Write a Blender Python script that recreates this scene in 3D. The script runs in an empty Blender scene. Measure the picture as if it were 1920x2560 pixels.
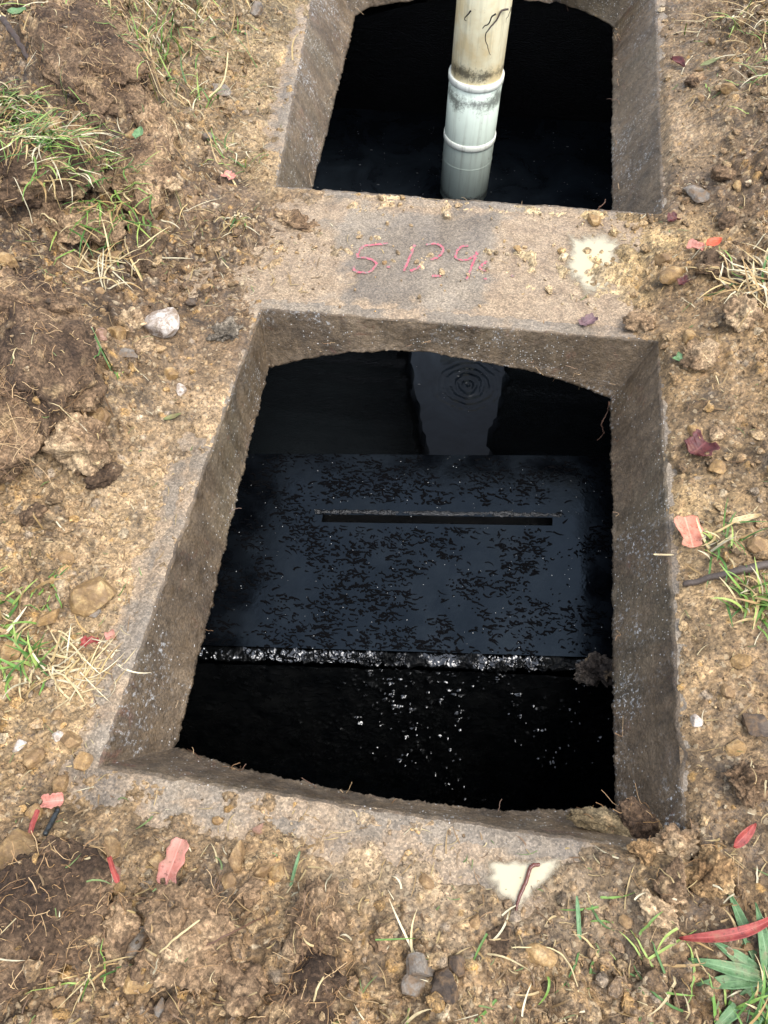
import bpy, bmesh, math, random
import numpy as np
from mathutils import Matrix, Vector

# ------------------------------------------------------------------ camera, sky, sun, exposure
scene = bpy.context.scene
cam_d = bpy.data.cameras.new('camera'); cam = bpy.data.objects.new('camera', cam_d)
scene.collection.objects.link(cam); scene.camera = cam
cam_d.sensor_fit = 'VERTICAL'; cam_d.sensor_height = 36.0; cam_d.lens = 27.83
cam_d.clip_start = 0.02; cam_d.clip_end = 200.0
CR = [[0.98956, -0.104379, 0.099378], [0.141277, 0.838849, -0.525713], [-0.028489, 0.534264, 0.844837]]
cam.matrix_world = Matrix([CR[0] + [0.0], CR[1] + [0.0], CR[2] + [0.9], [0, 0, 0, 1]])

SUN_EL, SUN_AZ = math.radians(64), math.radians(112)      # azimuth clockwise from +y
world = bpy.data.worlds.new('World'); scene.world = world; world.use_nodes = True
wn = world.node_tree; wn.nodes.clear()
w_out = wn.nodes.new('ShaderNodeOutputWorld'); w_bg = wn.nodes.new('ShaderNodeBackground')
w_sky = wn.nodes.new('ShaderNodeTexSky'); w_sky.sky_type = 'NISHITA'; w_sky.sun_disc = False
w_sky.sun_elevation = SUN_EL; w_sky.sun_rotation = SUN_AZ
w_sky.air_density = 1.0; w_sky.dust_density = 1.6; w_sky.ozone_density = 1.0
w_hs = wn.nodes.new('ShaderNodeHueSaturation'); w_hs.inputs['Saturation'].default_value = 0.44
wn.links.new(w_sky.outputs[0], w_hs.inputs['Color']); wn.links.new(w_hs.outputs[0], w_bg.inputs['Color'])
w_bg.inputs['Strength'].default_value = 0.15
wn.links.new(w_bg.outputs[0], w_out.inputs['Surface'])
sun_d = bpy.data.lights.new('sun', 'SUN'); sun_d.energy = 1.0; sun_d.angle = math.radians(40); sun_d.color = (1.0, 0.97, 0.92)
sun = bpy.data.objects.new('sun', sun_d); scene.collection.objects.link(sun)
sd = Vector((math.sin(SUN_AZ)*math.cos(SUN_EL), math.cos(SUN_AZ)*math.cos(SUN_EL), math.sin(SUN_EL)))
sun.rotation_euler = sd.to_track_quat('Z', 'Y').to_euler(); sun.location = (0, 0, 6)
vs = scene.view_settings; vs.view_transform = 'Standard'; vs.look = 'None'; vs.gamma = 1.0; vs.use_curve_mapping = False
vs.exposure = 1.85
scene.render.engine = 'CYCLES'
scene.cycles.max_bounces = 6; scene.cycles.diffuse_bounces = 3; scene.cycles.glossy_bounces = 4

RNG = np.random.default_rng(20240)
random.seed(7)
COL = scene.collection

# ------------------------------------------------------------------ numeric helpers
def _hash(ix, iy, iz, s):
    h = (ix*374761393 + iy*668265263 + iz*2147483647 + s*974634777) & 0xFFFFFFFF
    h = ((h ^ (h >> 13))*1274126177) & 0xFFFFFFFF
    h = ((h ^ (h >> 16))*2246822519) & 0xFFFFFFFF
    return h ^ (h >> 15)

def noise2(x, y, s=0):
    x = np.asarray(x, float); y = np.asarray(y, float)
    ix = np.floor(x).astype(np.int64); iy = np.floor(y).astype(np.int64)
    fx, fy = x-ix, y-iy
    u = fx*fx*fx*(fx*(fx*6-15)+10); v = fy*fy*fy*(fy*(fy*6-15)+10)
    def g(i, j):
        a = _hash(ix+i, iy+j, np.int64(0), s)/4294967296.0*2*np.pi
        return np.cos(a)*(fx-i)+np.sin(a)*(fy-j)
    a, b, c, d = g(0, 0), g(1, 0), g(0, 1), g(1, 1)
    return ((a+(b-a)*u)*(1-v)+(c+(d-c)*u)*v)*1.4

def noise3(p, s=0):
    ip = np.floor(p).astype(np.int64); f = p-ip
    w = f*f*f*(f*(f*6-15)+10)
    r = 0
    for i in (0, 1):
        for j in (0, 1):
            for k in (0, 1):
                h = _hash(ip[:, 0]+i, ip[:, 1]+j, ip[:, 2]+k, s)
                th = (h & 0xFFFF)/65536.0*2*np.pi; cz = ((h >> 16) & 0xFFFF)/32768.0-1
                sz = np.sqrt(np.maximum(0, 1-cz*cz))
                g = np.cos(th)*sz*(f[:, 0]-i)+np.sin(th)*sz*(f[:, 1]-j)+cz*(f[:, 2]-k)
                r = r+g*(w[:, 0] if i else 1-w[:, 0])*(w[:, 1] if j else 1-w[:, 1])*(w[:, 2] if k else 1-w[:, 2])
    return r*1.5

def fbm2(x, y, sc, o=3, s=0):
    r = 0; a = 1.0
    for k in range(o):
        r = r+a*noise2(x*sc, y*sc, int(s)+k*17); sc *= 2.03; a *= 0.5
    return r

def fbm3(p, sc, o=3, s=0):
    r = 0; a = 1.0
    for k in range(o):
        r = r+a*noise3(p*sc, s+k*17); sc *= 2.03; a *= 0.5
    return r

def sstep(t):
    t = np.clip(t, 0, 1); return t*t*(3-2*t)

def poly_sd(X, Y, P):
    """signed distance to a polygon, negative inside"""
    P = np.asarray([p[:2] for p in P], float); n = len(P)
    d = np.full(X.shape, 1e9); ins = np.zeros(X.shape, bool)
    for i in range(n):
        a = P[i]; b = P[(i+1) % n]; e = b-a
        t = np.clip(((X-a[0])*e[0]+(Y-a[1])*e[1])/(e@e+1e-12), 0, 1)
        d = np.minimum(d, (X-a[0]-t*e[0])**2+(Y-a[1]-t*e[1])**2)
        c = (a[1] > Y) != (b[1] > Y)
        ins ^= c & (X < (b[0]-a[0])*(Y-a[1])/(b[1]-a[1]+1e-12)+a[0])
    d = np.sqrt(d)
    return np.where(ins, -d, d)

def lin(c):
    c = np.asarray(c, float)/255.0
    return np.where(c <= 0.04045, c/12.92, ((c+0.055)/1.055)**2.4)
ALB = 0.60
def alb(*c): return lin(c)*ALB          # surface colour from a colour as seen in daylight

# ------------------------------------------------------------------ mesh helpers
def mk(name, V, F, mat=None, parent=None, smooth=True, col=None, loc=None):
    V = np.asarray(V, np.float32); F = np.asarray(F, np.int32)
    me = bpy.data.meshes.new(name)
    k = F.shape[1]; nf = len(F)
    me.vertices.add(len(V)); me.vertices.foreach_set('co', V.ravel())
    me.loops.add(nf*k); me.loops.foreach_set('vertex_index', F.ravel())
    me.polygons.add(nf)
    me.polygons.foreach_set('loop_start', np.arange(0, nf*k, k, dtype=np.int32))
    me.polygons.foreach_set('loop_total', np.full(nf, k, np.int32))
    me.polygons.foreach_set('use_smooth', np.full(nf, bool(smooth)))
    me.update(calc_edges=True); me.validate(clean_customdata=False)
    if col is not None:
        at = me.color_attributes.new('Col', 'FLOAT_COLOR', 'POINT')
        c4 = np.ones((len(V), 4), np.float32); c4[:, :np.shape(col)[1]] = col
        at.data.foreach_set('color', c4.ravel())
    if mat: me.materials.append(mat)
    o = bpy.data.objects.new(name, me); COL.objects.link(o)
    if parent: o.parent = parent
    if loc is not None: o.location = loc
    return o

def tag(o, label=None, cat=None, group=None, kind=None):
    if label: o['label'] = label
    if cat: o['category'] = cat
    if group: o['group'] = group
    if kind: o['kind'] = kind
    return o

def empty(name, loc=(0, 0, 0)):
    o = bpy.data.objects.new(name, None); COL.objects.link(o); o.location = loc
    o.empty_display_size = 0.05
    return o

def grid_faces(nu, nv, wrap=False):
    """index grid nu x nv (row-major, u outer)"""
    i = np.arange(nu if wrap else nu-1)[:, None]; j = np.arange(nv-1)[None, :]
    a = i*nv+j; b = ((i+1) % nu)*nv+j
    return np.stack([a, b, b+1, a+1], -1).reshape(-1, 4)

def sheet(nu, nv):
    return grid_faces(nu, nv)

def tube(path, rad, n=8, cap=True):
    """tapered tube along a polyline, one mesh"""
    P = np.asarray(path, float); m = len(P); rad = np.broadcast_to(np.asarray(rad, float), (m,))
    T = np.gradient(P, axis=0); T /= np.linalg.norm(T, axis=1)[:, None]+1e-12
    up = np.array([0.13, 0.21, 0.97])
    A = np.cross(T, up); bad = np.linalg.norm(A, axis=1) < 1e-3
    A[bad] = np.cross(T[bad], [1, 0, 0]); A /= np.linalg.norm(A, axis=1)[:, None]
    B = np.cross(T, A)
    th = np.arange(n)/n*2*np.pi
    V = P[:, None]+rad[:, None, None]*(np.cos(th)[None, :, None]*A[:, None]+np.sin(th)[None, :, None]*B[:, None])
    V = V.reshape(-1, 3)
    i = np.arange(m-1)[:, None]; j = np.arange(n)[None]
    a = i*n+j; b = i*n+(j+1) % n
    F = np.stack([a, b, b+n, a+n], -1).reshape(-1, 4)
    return V, F

def smooth_path(pts, n):
    P = np.asarray(pts, float); m = len(P)
    t = np.linspace(0, m-1, n); out = []
    for q in t:
        i = min(int(q), m-2); u = q-i
        p0, p1, p2, p3 = P[max(i-1, 0)], P[i], P[i+1], P[min(i+2, m-1)]
        out.append(0.5*((2*p1)+(-p0+p2)*u+(2*p0-5*p1+4*p2-p3)*u*u+(-p0+3*p1-3*p2+p3)*u**3))
    return np.array(out)

_ico = {}
def ico(n):
    if n not in _ico:
        bm = bmesh.new(); bmesh.ops.create_icosphere(bm, subdivisions=n, radius=1.0)
        bm.verts.ensure_lookup_table()
        _ico[n] = (np.array([v.co[:] for v in bm.verts]), np.array([[v.index for v in f.verts] for f in bm.faces]))
        bm.free()
    return _ico[n]

def rotm(rx, ry, rz):
    return np.array(Matrix.Rotation(rz, 3, 'Z') @ Matrix.Rotation(ry, 3, 'Y') @ Matrix.Rotation(rx, 3, 'X'))

# ------------------------------------------------------------------ materials
class NT:
    def __init__(self, name):
        self.m = bpy.data.materials.new(name); self.m.use_nodes = True
        self.t = self.m.node_tree; self.b = self.t.nodes['Principled BSDF']
    def n(self, typ, **kw):
        nd = self.t.nodes.new(typ)
        for k, v in kw.items(): setattr(nd, k, v)
        return nd
    def link(self, a, b): self.t.links.new(a, b)
    def coord(self): 
        return self.n('ShaderNodeNewGeometry').outputs['Position']
    def noise(self, sc, det=4, rough=0.55, vec=None, dist=0.0):
        nd = self.n('ShaderNodeTexNoise'); nd.inputs['Scale'].default_value = sc; nd.inputs['Detail'].default_value = det
        nd.inputs['Roughness'].default_value = rough; nd.inputs['Distortion'].default_value = dist
        self.link(vec or self.coord(), nd.inputs['Vector']); return nd.outputs['Fac']
    def voro(self, sc, vec=None, feat='F1'):
        nd = self.n('ShaderNodeTexVoronoi', feature=feat); nd.inputs['Scale'].default_value = sc
        self.link(vec or self.coord(), nd.inputs['Vector']); return nd
    def ramp(self, fac, stops):
        nd = self.n('ShaderNodeValToRGB'); e = nd.color_ramp.elements
        while len(e) < len(stops): e.new(0.5)
        for el, (p, c) in zip(e, stops):
            el.position = p; el.color = tuple(c)+(1,) if hasattr(c, '__len__') else (c, c, c, 1)
        self.link(fac, nd.inputs[0]); return nd.outputs[0]
    def mix(self, fac, a, b, mode='MIX'):
        nd = self.n('ShaderNodeMix', data_type='RGBA', blend_type=mode)
        for sock, v in ((nd.inputs[0], fac), (nd.inputs[6], a), (nd.inputs[7], b)):
            if isinstance(v, bpy.types.NodeSocket): self.link(v, sock)
            elif hasattr(v, '__len__'): sock.default_value = tuple(v)+(1,)
            else: sock.default_value = v
        return nd.outputs[2]
    def math(self, op, a, b=0.0):
        nd = self.n('ShaderNodeMath', operation=op)
        for sock, v in ((nd.inputs[0], a), (nd.inputs[1], b)):
            if isinstance(v, bpy.types.NodeSocket): self.link(v, sock)
            else: sock.default_value = v
        return nd.outputs[0]
    def bump(self, h, st, dist=0.002, prev=None):
        nd = self.n('ShaderNodeBump'); nd.inputs['Strength'].default_value = st; nd.inputs['Distance'].default_value = dist
        self.link(h, nd.inputs['Height'])
        if prev is not None: self.link(prev, nd.inputs['Normal'])
        return nd.outputs[0]
    def attr(self, name):
        return self.n('ShaderNodeAttribute', attribute_name=name).outputs['Color']
    def done(self, color=None, rough=None, normal=None, spec=None):
        for key, v in (('Base Color', color), ('Roughness', rough), ('Normal', normal), ('Specular IOR Level', spec)):
            if v is None: continue
            s = self.b.inputs[key]
            if isinstance(v, bpy.types.NodeSocket): self.link(v, s)
            elif hasattr(v, '__len__'): s.default_value = tuple(v)+(1,)
            else: s.default_value = v
        return self.m

def grains(t, c, sc, lo, hi, vec=None):
    """angular grains: every cell its own brightness, darker joints"""
    v = t.voro(sc, vec); sep = t.n('ShaderNodeSeparateColor'); t.link(v.outputs['Color'], sep.inputs[0])
    b = t.ramp(sep.outputs[0], [(0.0, lo), (0.55, 1.0), (1.0, hi)])
    c = t.mix(1.0, c, b, 'MULTIPLY')
    return c, v.outputs['Distance'], sep.outputs[1]

def mat_soil(name='soil'):
    t = NT(name)
    pos = t.coord()
    wv = t.n('ShaderNodeVectorMath', operation='MULTIPLY_ADD'); nz_ = t.n('ShaderNodeTexNoise'); nz_.inputs['Scale'].default_value = 240
    t.link(pos, nz_.inputs['Vector']); t.link(nz_.outputs['Color'], wv.inputs[0]); wv.inputs[1].default_value = (0.004, 0.004, 0.004); t.link(pos, wv.inputs[2])
    an = t.n('ShaderNodeAttribute', attribute_name='Col'); c0 = an.outputs['Color']; lo_ = an.outputs['Alpha']
    c, d1_, r1 = grains(t, c0, 230, 0.62, 1.36, wv.outputs[0])
    c = t.mix(t.math('ADD', 0.30, t.math('MULTIPLY', lo_, 0.6)), c0, c)
    c, d2_, r2 = grains(t, c, 520, 0.66, 1.36, wv.outputs[0])
    f = t.ramp(t.noise(110, 4, 0.7), [(0.34, 0.60), (0.5, 1.0), (0.7, 1.3)])
    c = t.mix(1.0, c, f, 'MULTIPLY')
    sp = t.ramp(r1, [(0.93, 0.0), (0.96, 0.5)])
    c = t.mix(sp, c, alb(206, 184, 148))
    dk = t.ramp(r2, [(0.90, 0.0), (0.95, 0.7)])
    c = t.mix(dk, c, alb(66, 52, 40))
    r = t.ramp(t.noise(26, 3, 0.6), [(0.38, 0.50), (0.6, 0.9)])
    n = t.bump(t.math('MULTIPLY', d1_, t.math('ADD', 0.25, lo_)), 0.6, -0.0026); n = t.bump(d2_, 0.5, -0.0014, n)
    n = t.bump(t.noise(900, 3, 0.7), 0.4, 0.0010, n)
    return t.done(c, r, n, 0.4)

def mat_fibrous(name):
    t = NT(name); c = t.attr('Col')
    f = t.ramp(t.noise(300, 5, 0.78), [(0.30, 0.42), (0.5, 1.0), (0.72, 1.65)])
    c = t.mix(1.0, c, f, 'MULTIPLY')
    c, d1_, r1 = grains(t, c, 330, 0.6, 1.45)
    n = t.bump(t.noise(420, 5, 0.78), 0.8, 0.0026); n = t.bump(d1_, 0.45, -0.002, n)
    return t.done(c, 0.92, n, 0.25)

def mat_blade(name, rough=0.55, trans=0.0):
    t = NT(name); c = t.attr('Col')
    f = t.ramp(t.noise(160, 3, 0.6), [(0.3, 0.75), (0.7, 1.2)])
    c = t.mix(1.0, c, f, 'MULTIPLY')
    return t.done(c, rough, None, 0.4)

def mat_stone(name, c1, c2, c3, rough=0.7, sc=60):
    t = NT(name)
    a = t.ramp(t.noise(sc, 5, 0.65, dist=0.6), [(0.30, c1), (0.5, c2), (0.68, c3)])
    g = t.ramp(t.noise(sc*8, 3, 0.7), [(0.3, 0.7), (0.7, 1.25)])
    a = t.mix(1.0, a, g, 'MULTIPLY')
    n = t.bump(t.noise(sc*6, 4, 0.7), 0.5, 0.002)
    d = t.ramp(t.noise(sc*1.3, 5, 0.7, dist=0.4), [(0.46, 0.0), (0.60, 0.75)])
    a = t.mix(d, a, alb(134, 106, 76))
    return t.done(a, rough, n, 0.35)

def mat_concrete_top():
    t = NT('slab_concrete')
    base = t.ramp(t.noise(7, 5, 0.6, dist=0.5), [(0.3, alb(114, 101, 86)), (0.5, alb(139, 125, 107)), (0.68, alb(162, 146, 124))])
    at = t.attr('Col'); sep = t.n('ShaderNodeSeparateColor'); t.link(at, sep.inputs[0])
    cov = t.math('SUBTRACT', 1.08, sep.outputs[0])
    thr = t.math('ADD', cov, t.math('MULTIPLY', t.math('SUBTRACT', t.noise(150, 5, 0.8), 0.5), 1.5))
    sand = t.ramp(t.noise(40, 5, 0.7), [(0.3, alb(140, 117, 92)), (0.5, alb(166, 142, 113)), (0.7, alb(190, 166, 134))])
    c = t.mix(t.ramp(thr, [(0.28, 0.0), (0.88, 0.92)]), base, sand)
    g = t.ramp(t.noise(420, 3, 0.75), [(0.3, 0.60), (0.5, 1.0), (0.72, 1.4)])
    c = t.mix(1.0, c, g, 'MULTIPLY')
    c, d1_, r1 = grains(t, c, 420, 0.65, 1.4)
    sp = t.ramp(t.noise(650, 1), [(0.72, 0.0), (0.77, 1.0)])
    c = t.mix(t.math('MULTIPLY', sp, 0.5), c, alb(232, 224, 210))
    r = t.ramp(t.noise(16, 3), [(0.4, 0.42), (0.6, 0.75)])
    n = t.bump(t.noise(260, 5, 0.75), 0.55, 0.0022)
    return t.done(c, r, n, 0.45)

def mat_concrete_wall():
    t = NT('wet_hatch_concrete')
    base = t.ramp(t.noise(9, 5, 0.62, dist=0.7), [(0.28, alb(82, 67, 50)), (0.5, alb(112, 94, 72)), (0.7, alb(138, 118, 93))])
    red = t.ramp(t.noise(23, 4, 0.7, dist=1.0), [(0.60, 0.0), (0.72, 0.55)])
    c = t.mix(red, base, alb(112, 70, 55))
    olive = t.ramp(t.noise(5, 3), [(0.5, 0.0), (0.7, 0.5)])
    c = t.mix(olive, c, alb(104, 96, 74))
    g = t.ramp(t.noise(380, 4, 0.75), [(0.3, 0.75), (0.5, 1.0), (0.72, 1.25)])
    mp = t.n('ShaderNodeMapping'); mp.inputs['Scale'].default_value = (1, 1, 0.12); t.link(t.coord(), mp.inputs[0])
    streak = t.ramp(t.noise(48, 4, 0.65, mp.outputs[0]), [(0.34, 0.68), (0.5, 1.0), (0.66, 1.16)])
    c = t.mix(1.0, c, streak, 'MULTIPLY')
    c = t.mix(1.0, c, g, 'MULTIPLY')
    c, d1_, r1 = grains(t, c, 380, 0.74, 1.28)
    v = t.voro(300); sep = t.n('ShaderNodeSeparateColor'); t.link(v.outputs['Color'], sep.inputs[0])
    dot = t.ramp(v.outputs['Distance'], [(0.22, 1.0), (0.34, 0.0)])
    cl = t.ramp(t.noise(10, 4, 0.65), [(0.46, 0.015), (0.58, 0.16), (0.66, 0.6)])
    pick = t.math('LESS_THAN', sep.outputs[0], cl)
    c = t.mix(t.math('MULTIPLY', dot, t.math('MULTIPLY', pick, 0.8)), c, alb(236, 232, 226))  # white dots: salt specks plus wet glints painted into the colour
    scuff = t.math('MULTIPLY', t.ramp(t.noise(7, 3, 0.6), [(0.52, 0.0), (0.63, 1.0)]), t.ramp(t.noise(170, 4, 0.75), [(0.55, 0.0), (0.63, 0.85)]))
    c = t.mix(scuff, c, alb(214, 214, 212))
    r = t.ramp(t.noise(40, 4, 0.7), [(0.35, 0.30), (0.6, 0.68)])
    n = t.bump(t.noise(300, 5, 0.78), 0.75, 0.0026); n = t.bump(d1_, 0.4, -0.0016, n)
    return t.done(c, r, n, 0.5)

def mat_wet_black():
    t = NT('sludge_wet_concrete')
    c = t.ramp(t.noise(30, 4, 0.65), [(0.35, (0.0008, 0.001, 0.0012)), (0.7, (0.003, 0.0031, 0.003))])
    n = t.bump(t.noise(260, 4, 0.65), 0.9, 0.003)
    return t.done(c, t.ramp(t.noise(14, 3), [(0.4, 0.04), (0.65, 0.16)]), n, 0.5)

def mat_crust():
    t = NT('glistening_sludge_crust')
    c = t.ramp(t.noise(40, 4, 0.65), [(0.35, (0.0008, 0.001, 0.0012)), (0.7, (0.004, 0.0042, 0.0042))])
    n = t.bump(t.noise(260, 2, 0.5), 0.35, 0.0015)
    t.b.inputs['IOR'].default_value = 1.75
    m = t.noise(17, 4, 0.7)
    return t.done(c, t.ramp(m, [(0.48, 0.05), (0.58, 0.45)]), n, t.ramp(m, [(0.47, 0.5), (0.56, 0.03)]))

def mat_plain(name, col, rough=0.5, bump=None, spec=0.5):
    t = NT(name)
    f = t.ramp(t.noise(90, 4, 0.6), [(0.3, 0.8), (0.7, 1.15)])
    c = t.mix(1.0, col, f, 'MULTIPLY')
    n = t.bump(t.noise(bump[0], 3, 0.6), bump[1], bump[2]) if bump else None
    return t.done(c, rough, n, spec)

M = {}
M['soil'] = mat_soil()
M['fib'] = mat_fibrous('fibrous_soil')
M['blade'] = mat_blade('blades')
M['top'] = mat_concrete_top()
M['wall'] = mat_concrete_wall()
M['black'] = mat_wet_black(); M['crust'] = mat_crust()
M['tan'] = mat_stone('tan_stone', alb(120, 92, 60), alb(165, 132, 90), alb(200, 168, 122))
M['ochre'] = mat_stone('ochre_stone', alb(138, 106, 64), alb(178, 142, 92), alb(206, 176, 128))
M['pale'] = mat_stone('pale_stone', alb(190, 172, 150), alb(226, 212, 198), alb(240, 232, 222), 0.6)
M['grey'] = mat_stone('grey_stone', alb(96, 88, 80), alb(134, 124, 112), alb(165, 154, 140))
M['dark'] = mat_stone('dark_stone', alb(58, 48, 40), alb(84, 70, 58), alb(110, 95, 80))
M['pink'] = mat_stone('pinkish_stone', alb(130, 92, 76), alb(168, 128, 108), alb(196, 160, 140))
M['rock'] = mat_stone('veined_rock', alb(118, 92, 58), alb(160, 128, 84), alb(212, 182, 128), 0.55, 38)

# ------------------------------------------------------------------ hatch openings (metres; z = 0 is the top of the slab)
RIM1 = [(-0.357, 0.920), (0.268, 0.920), (0.267, 0.180), (-0.377, 0.184)]            # near hatch: far left, far right, near right, near left
RIM2 = [(-0.482, 2.080), (0.308, 2.085), (0.289, 1.227), (-0.400, 1.236)]            # far hatch
def vault(x, xc=-0.06, hw=0.30, te=0.105, tc=0.055):
    u = np.clip(np.abs((x-xc)/hw), 0, 1.25); return te-(te-tc)*(1-np.minimum(u, 1)**2.2)

def side(a, b, n):
    t = np.linspace(0, 1, n, endpoint=False)[:, None]
    return np.asarray(a)[None]*(1-t)+np.asarray(b)[None]*t
# bottom edges of the tapered openings, with depth following the vaulted underside
BOT1_FAR = [(-0.3567, 0.8901, -0.1030), (-0.2970, 0.8943, -0.0820), (-0.2569, 0.8980, -0.0700), (-0.1567, 0.9075, -0.0570), (-0.0921, 0.9109, -0.0550), (-0.0272, 0.9088, -0.0600), (0.0489, 0.9086, -0.0700), (0.1259, 0.9050, -0.0840), (0.1726, 0.8993, -0.0940), (0.2207, 0.8887, -0.1040)]
BOT1_RIGHT = [(0.2212, 0.6719, -0.1040), (0.2192, 0.3842, -0.1040), (0.2197, 0.2382, -0.1040)]
BOT1_NEAR = [(0.0941, 0.2114, -0.0700), (-0.0562, 0.2025, -0.0560), (-0.1880, 0.2136, -0.0750), (-0.2466, 0.2215, -0.0850), (-0.3328, 0.2396, -0.1030)]
BOT1_LEFT = [(-0.3371, 0.3758, -0.1030), (-0.3458, 0.5925, -0.1030)]
BOT2_FAR = [(-0.3966, 2.0580, -0.1030), (-0.3584, 2.0730, -0.0850), (-0.24, 2.075, -0.065), (-0.08, 2.085, -0.056), (0.08, 2.08, -0.063), (0.0925, 2.1348, -0.0830), (0.1662, 2.1081, -0.0930), (0.2379, 2.0687, -0.1040)]
BOT2_RIGHT = [(0.2300, 1.62, -0.104), (0.2280, 1.287, -0.104)]
BOT2_NEAR = [(0.05, 1.262, -0.065), (-0.06, 1.26, -0.056), (-0.2, 1.268, -0.07), (-0.372, 1.29, -0.103)]
BOT2_LEFT = [(-0.384, 1.70, -0.103)]

def resample(pts, n, closed_end=True):
    P = np.asarray(pts, float); L = np.r_[0, np.cumsum(np.linalg.norm(np.diff(P[:, :2], axis=0), axis=1))]
    s = np.linspace(0, L[-1], n)
    return np.stack([np.interp(s, L, P[:, k]) for k in range(3)], 1)

def hatch_loops(rim, far, right, near, left, ns):
    top = []; bot = []
    sides_b = [far, [far[-1]]+right, [right[-1]]+near, [near[-1]]+left+[far[0]]]
    for k in range(4):
        n = ns[k]
        a = np.r_[rim[k], 0.0]; b = np.r_[rim[(k+1) % 4], 0.0]
        top.append(side(a, b, n)); bot.append(resample(sides_b[k], n+1)[:-1])
    return np.concatenate(top), np.concatenate(bot)

def loop_normals(P):
    d = np.roll(P, -3, 0)-np.roll(P, 3, 0); d = d[:, :2]/(np.linalg.norm(d[:, :2], axis=1)[:, None]+1e-9)
    return np.stack([-d[:, 1], d[:, 0]], 1)     # loops run clockwise seen from above: this points outward

tank = empty('septic_tank', (0, 0, -2.0))
tag(tank, 'buried grey concrete septic tank with two open rectangular hatches in its lid slab', 'septic tank')
def tank_part(o):
    o.parent = tank; o.matrix_parent_inverse = Matrix.Translation((0, 0, 2.0)); return o

def hatch_mesh(name, loops, seed):
    T, B = loops; n = len(T)
    N = loop_normals(T)
    for _ in range(10): N = (np.roll(N, 1, 0)+N+np.roll(N, -1, 0)); N /= np.linalg.norm(N, axis=1)[:, None]
    rows = []
    # outer band lying on the slab, rim, tapered face, flange under the slab
    chip = fbm2(T[:, 0], T[:, 1], 45, 3, seed)*0.0022+np.maximum(0, fbm2(T[:, 0], T[:, 1], 16, 3, seed+3)-0.35)*0.016
    for off, z in ((0.034, -0.004), (0.026, -0.0012), (0.018, 0.0009), (0.011, 0.0012), (0.006, 0.0008), (0.003, -0.0002)):
        p = T.copy(); p[:, :2] += N*(off+chip)[:, None]; p[:, 2] = z+fbm2(p[:, 0], p[:, 1], 60, 3, seed+9)*0.0011-(0.0035 if off < 0.004 else 0)*np.abs(fbm2(T[:, 0], T[:, 1], 60, 2, seed+5))
        rows.append(p)
    m = 34
    for k in range(m):
        t = (k+0.35)/(m-0.65)
        p = T*(1-t)+B*t
        q = np.stack([p[:, 0], p[:, 1], p[:, 2]], 1)
        d = fbm3(q, 14, 2, seed+21)*0.0012+fbm3(q, 120, 3, seed+31)*0.0010
        d = d+chip*max(0, 1-t*5)
        e = max(0, (t-0.72)/0.28)
        d = d-e*(np.abs(fbm3(q, 34, 4, seed+41))*0.003+np.abs(fbm3(q, 150, 3, seed+43))*0.003-0.001)-e*e*0.002
        p[:, :2] += N*d[:, None]
        p[:, 2] += fbm3(q, 26, 3, seed+51)*0.004*e
        rows.append(p)
    for off, dz in ((0.012, -0.004), (0.04, -0.002)):
        p = B.copy(); p[:, :2] += N*off; p[:, 2] += dz; rows.append(p)
    V = np.stack(rows, 1).reshape(-1, 3)
    F = grid_faces(n, len(rows), wrap=True)
    cv_ = np.zeros((n, len(rows), 3)); cv_[:, :7] = np.clip(0.75+0.9*fbm2(T[:, 0], T[:, 1], 12, 3, seed+60), 0.1, 1)[:, None, None]
    o = mk(name, V, F[:, ::-1], M['wall'], smooth=True, col=cv_.reshape(-1, 3))
    o.data.materials.append(M['top'])
    mi = np.zeros((n, len(rows)-1), np.int32); mi[:, :5] = 1
    o.data.polygons.foreach_set('material_index', mi.ravel())
    return o

L1 = hatch_loops(RIM1, BOT1_FAR, BOT1_RIGHT, BOT1_NEAR, BOT1_LEFT, (260, 300, 260, 300))
L2 = hatch_loops(RIM2, BOT2_FAR, BOT2_RIGHT, BOT2_NEAR, BOT2_LEFT, (200, 220, 200, 220))
h1 = tank_part(hatch_mesh('hatch_surround', L1, 100)); h1['label'] = 'wet brown tapered concrete sides of the near hatch'
h2 = tank_part(hatch_mesh('hatch_surround', L2, 200)); h2['label'] = 'wet brown tapered concrete sides of the far hatch'

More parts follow.
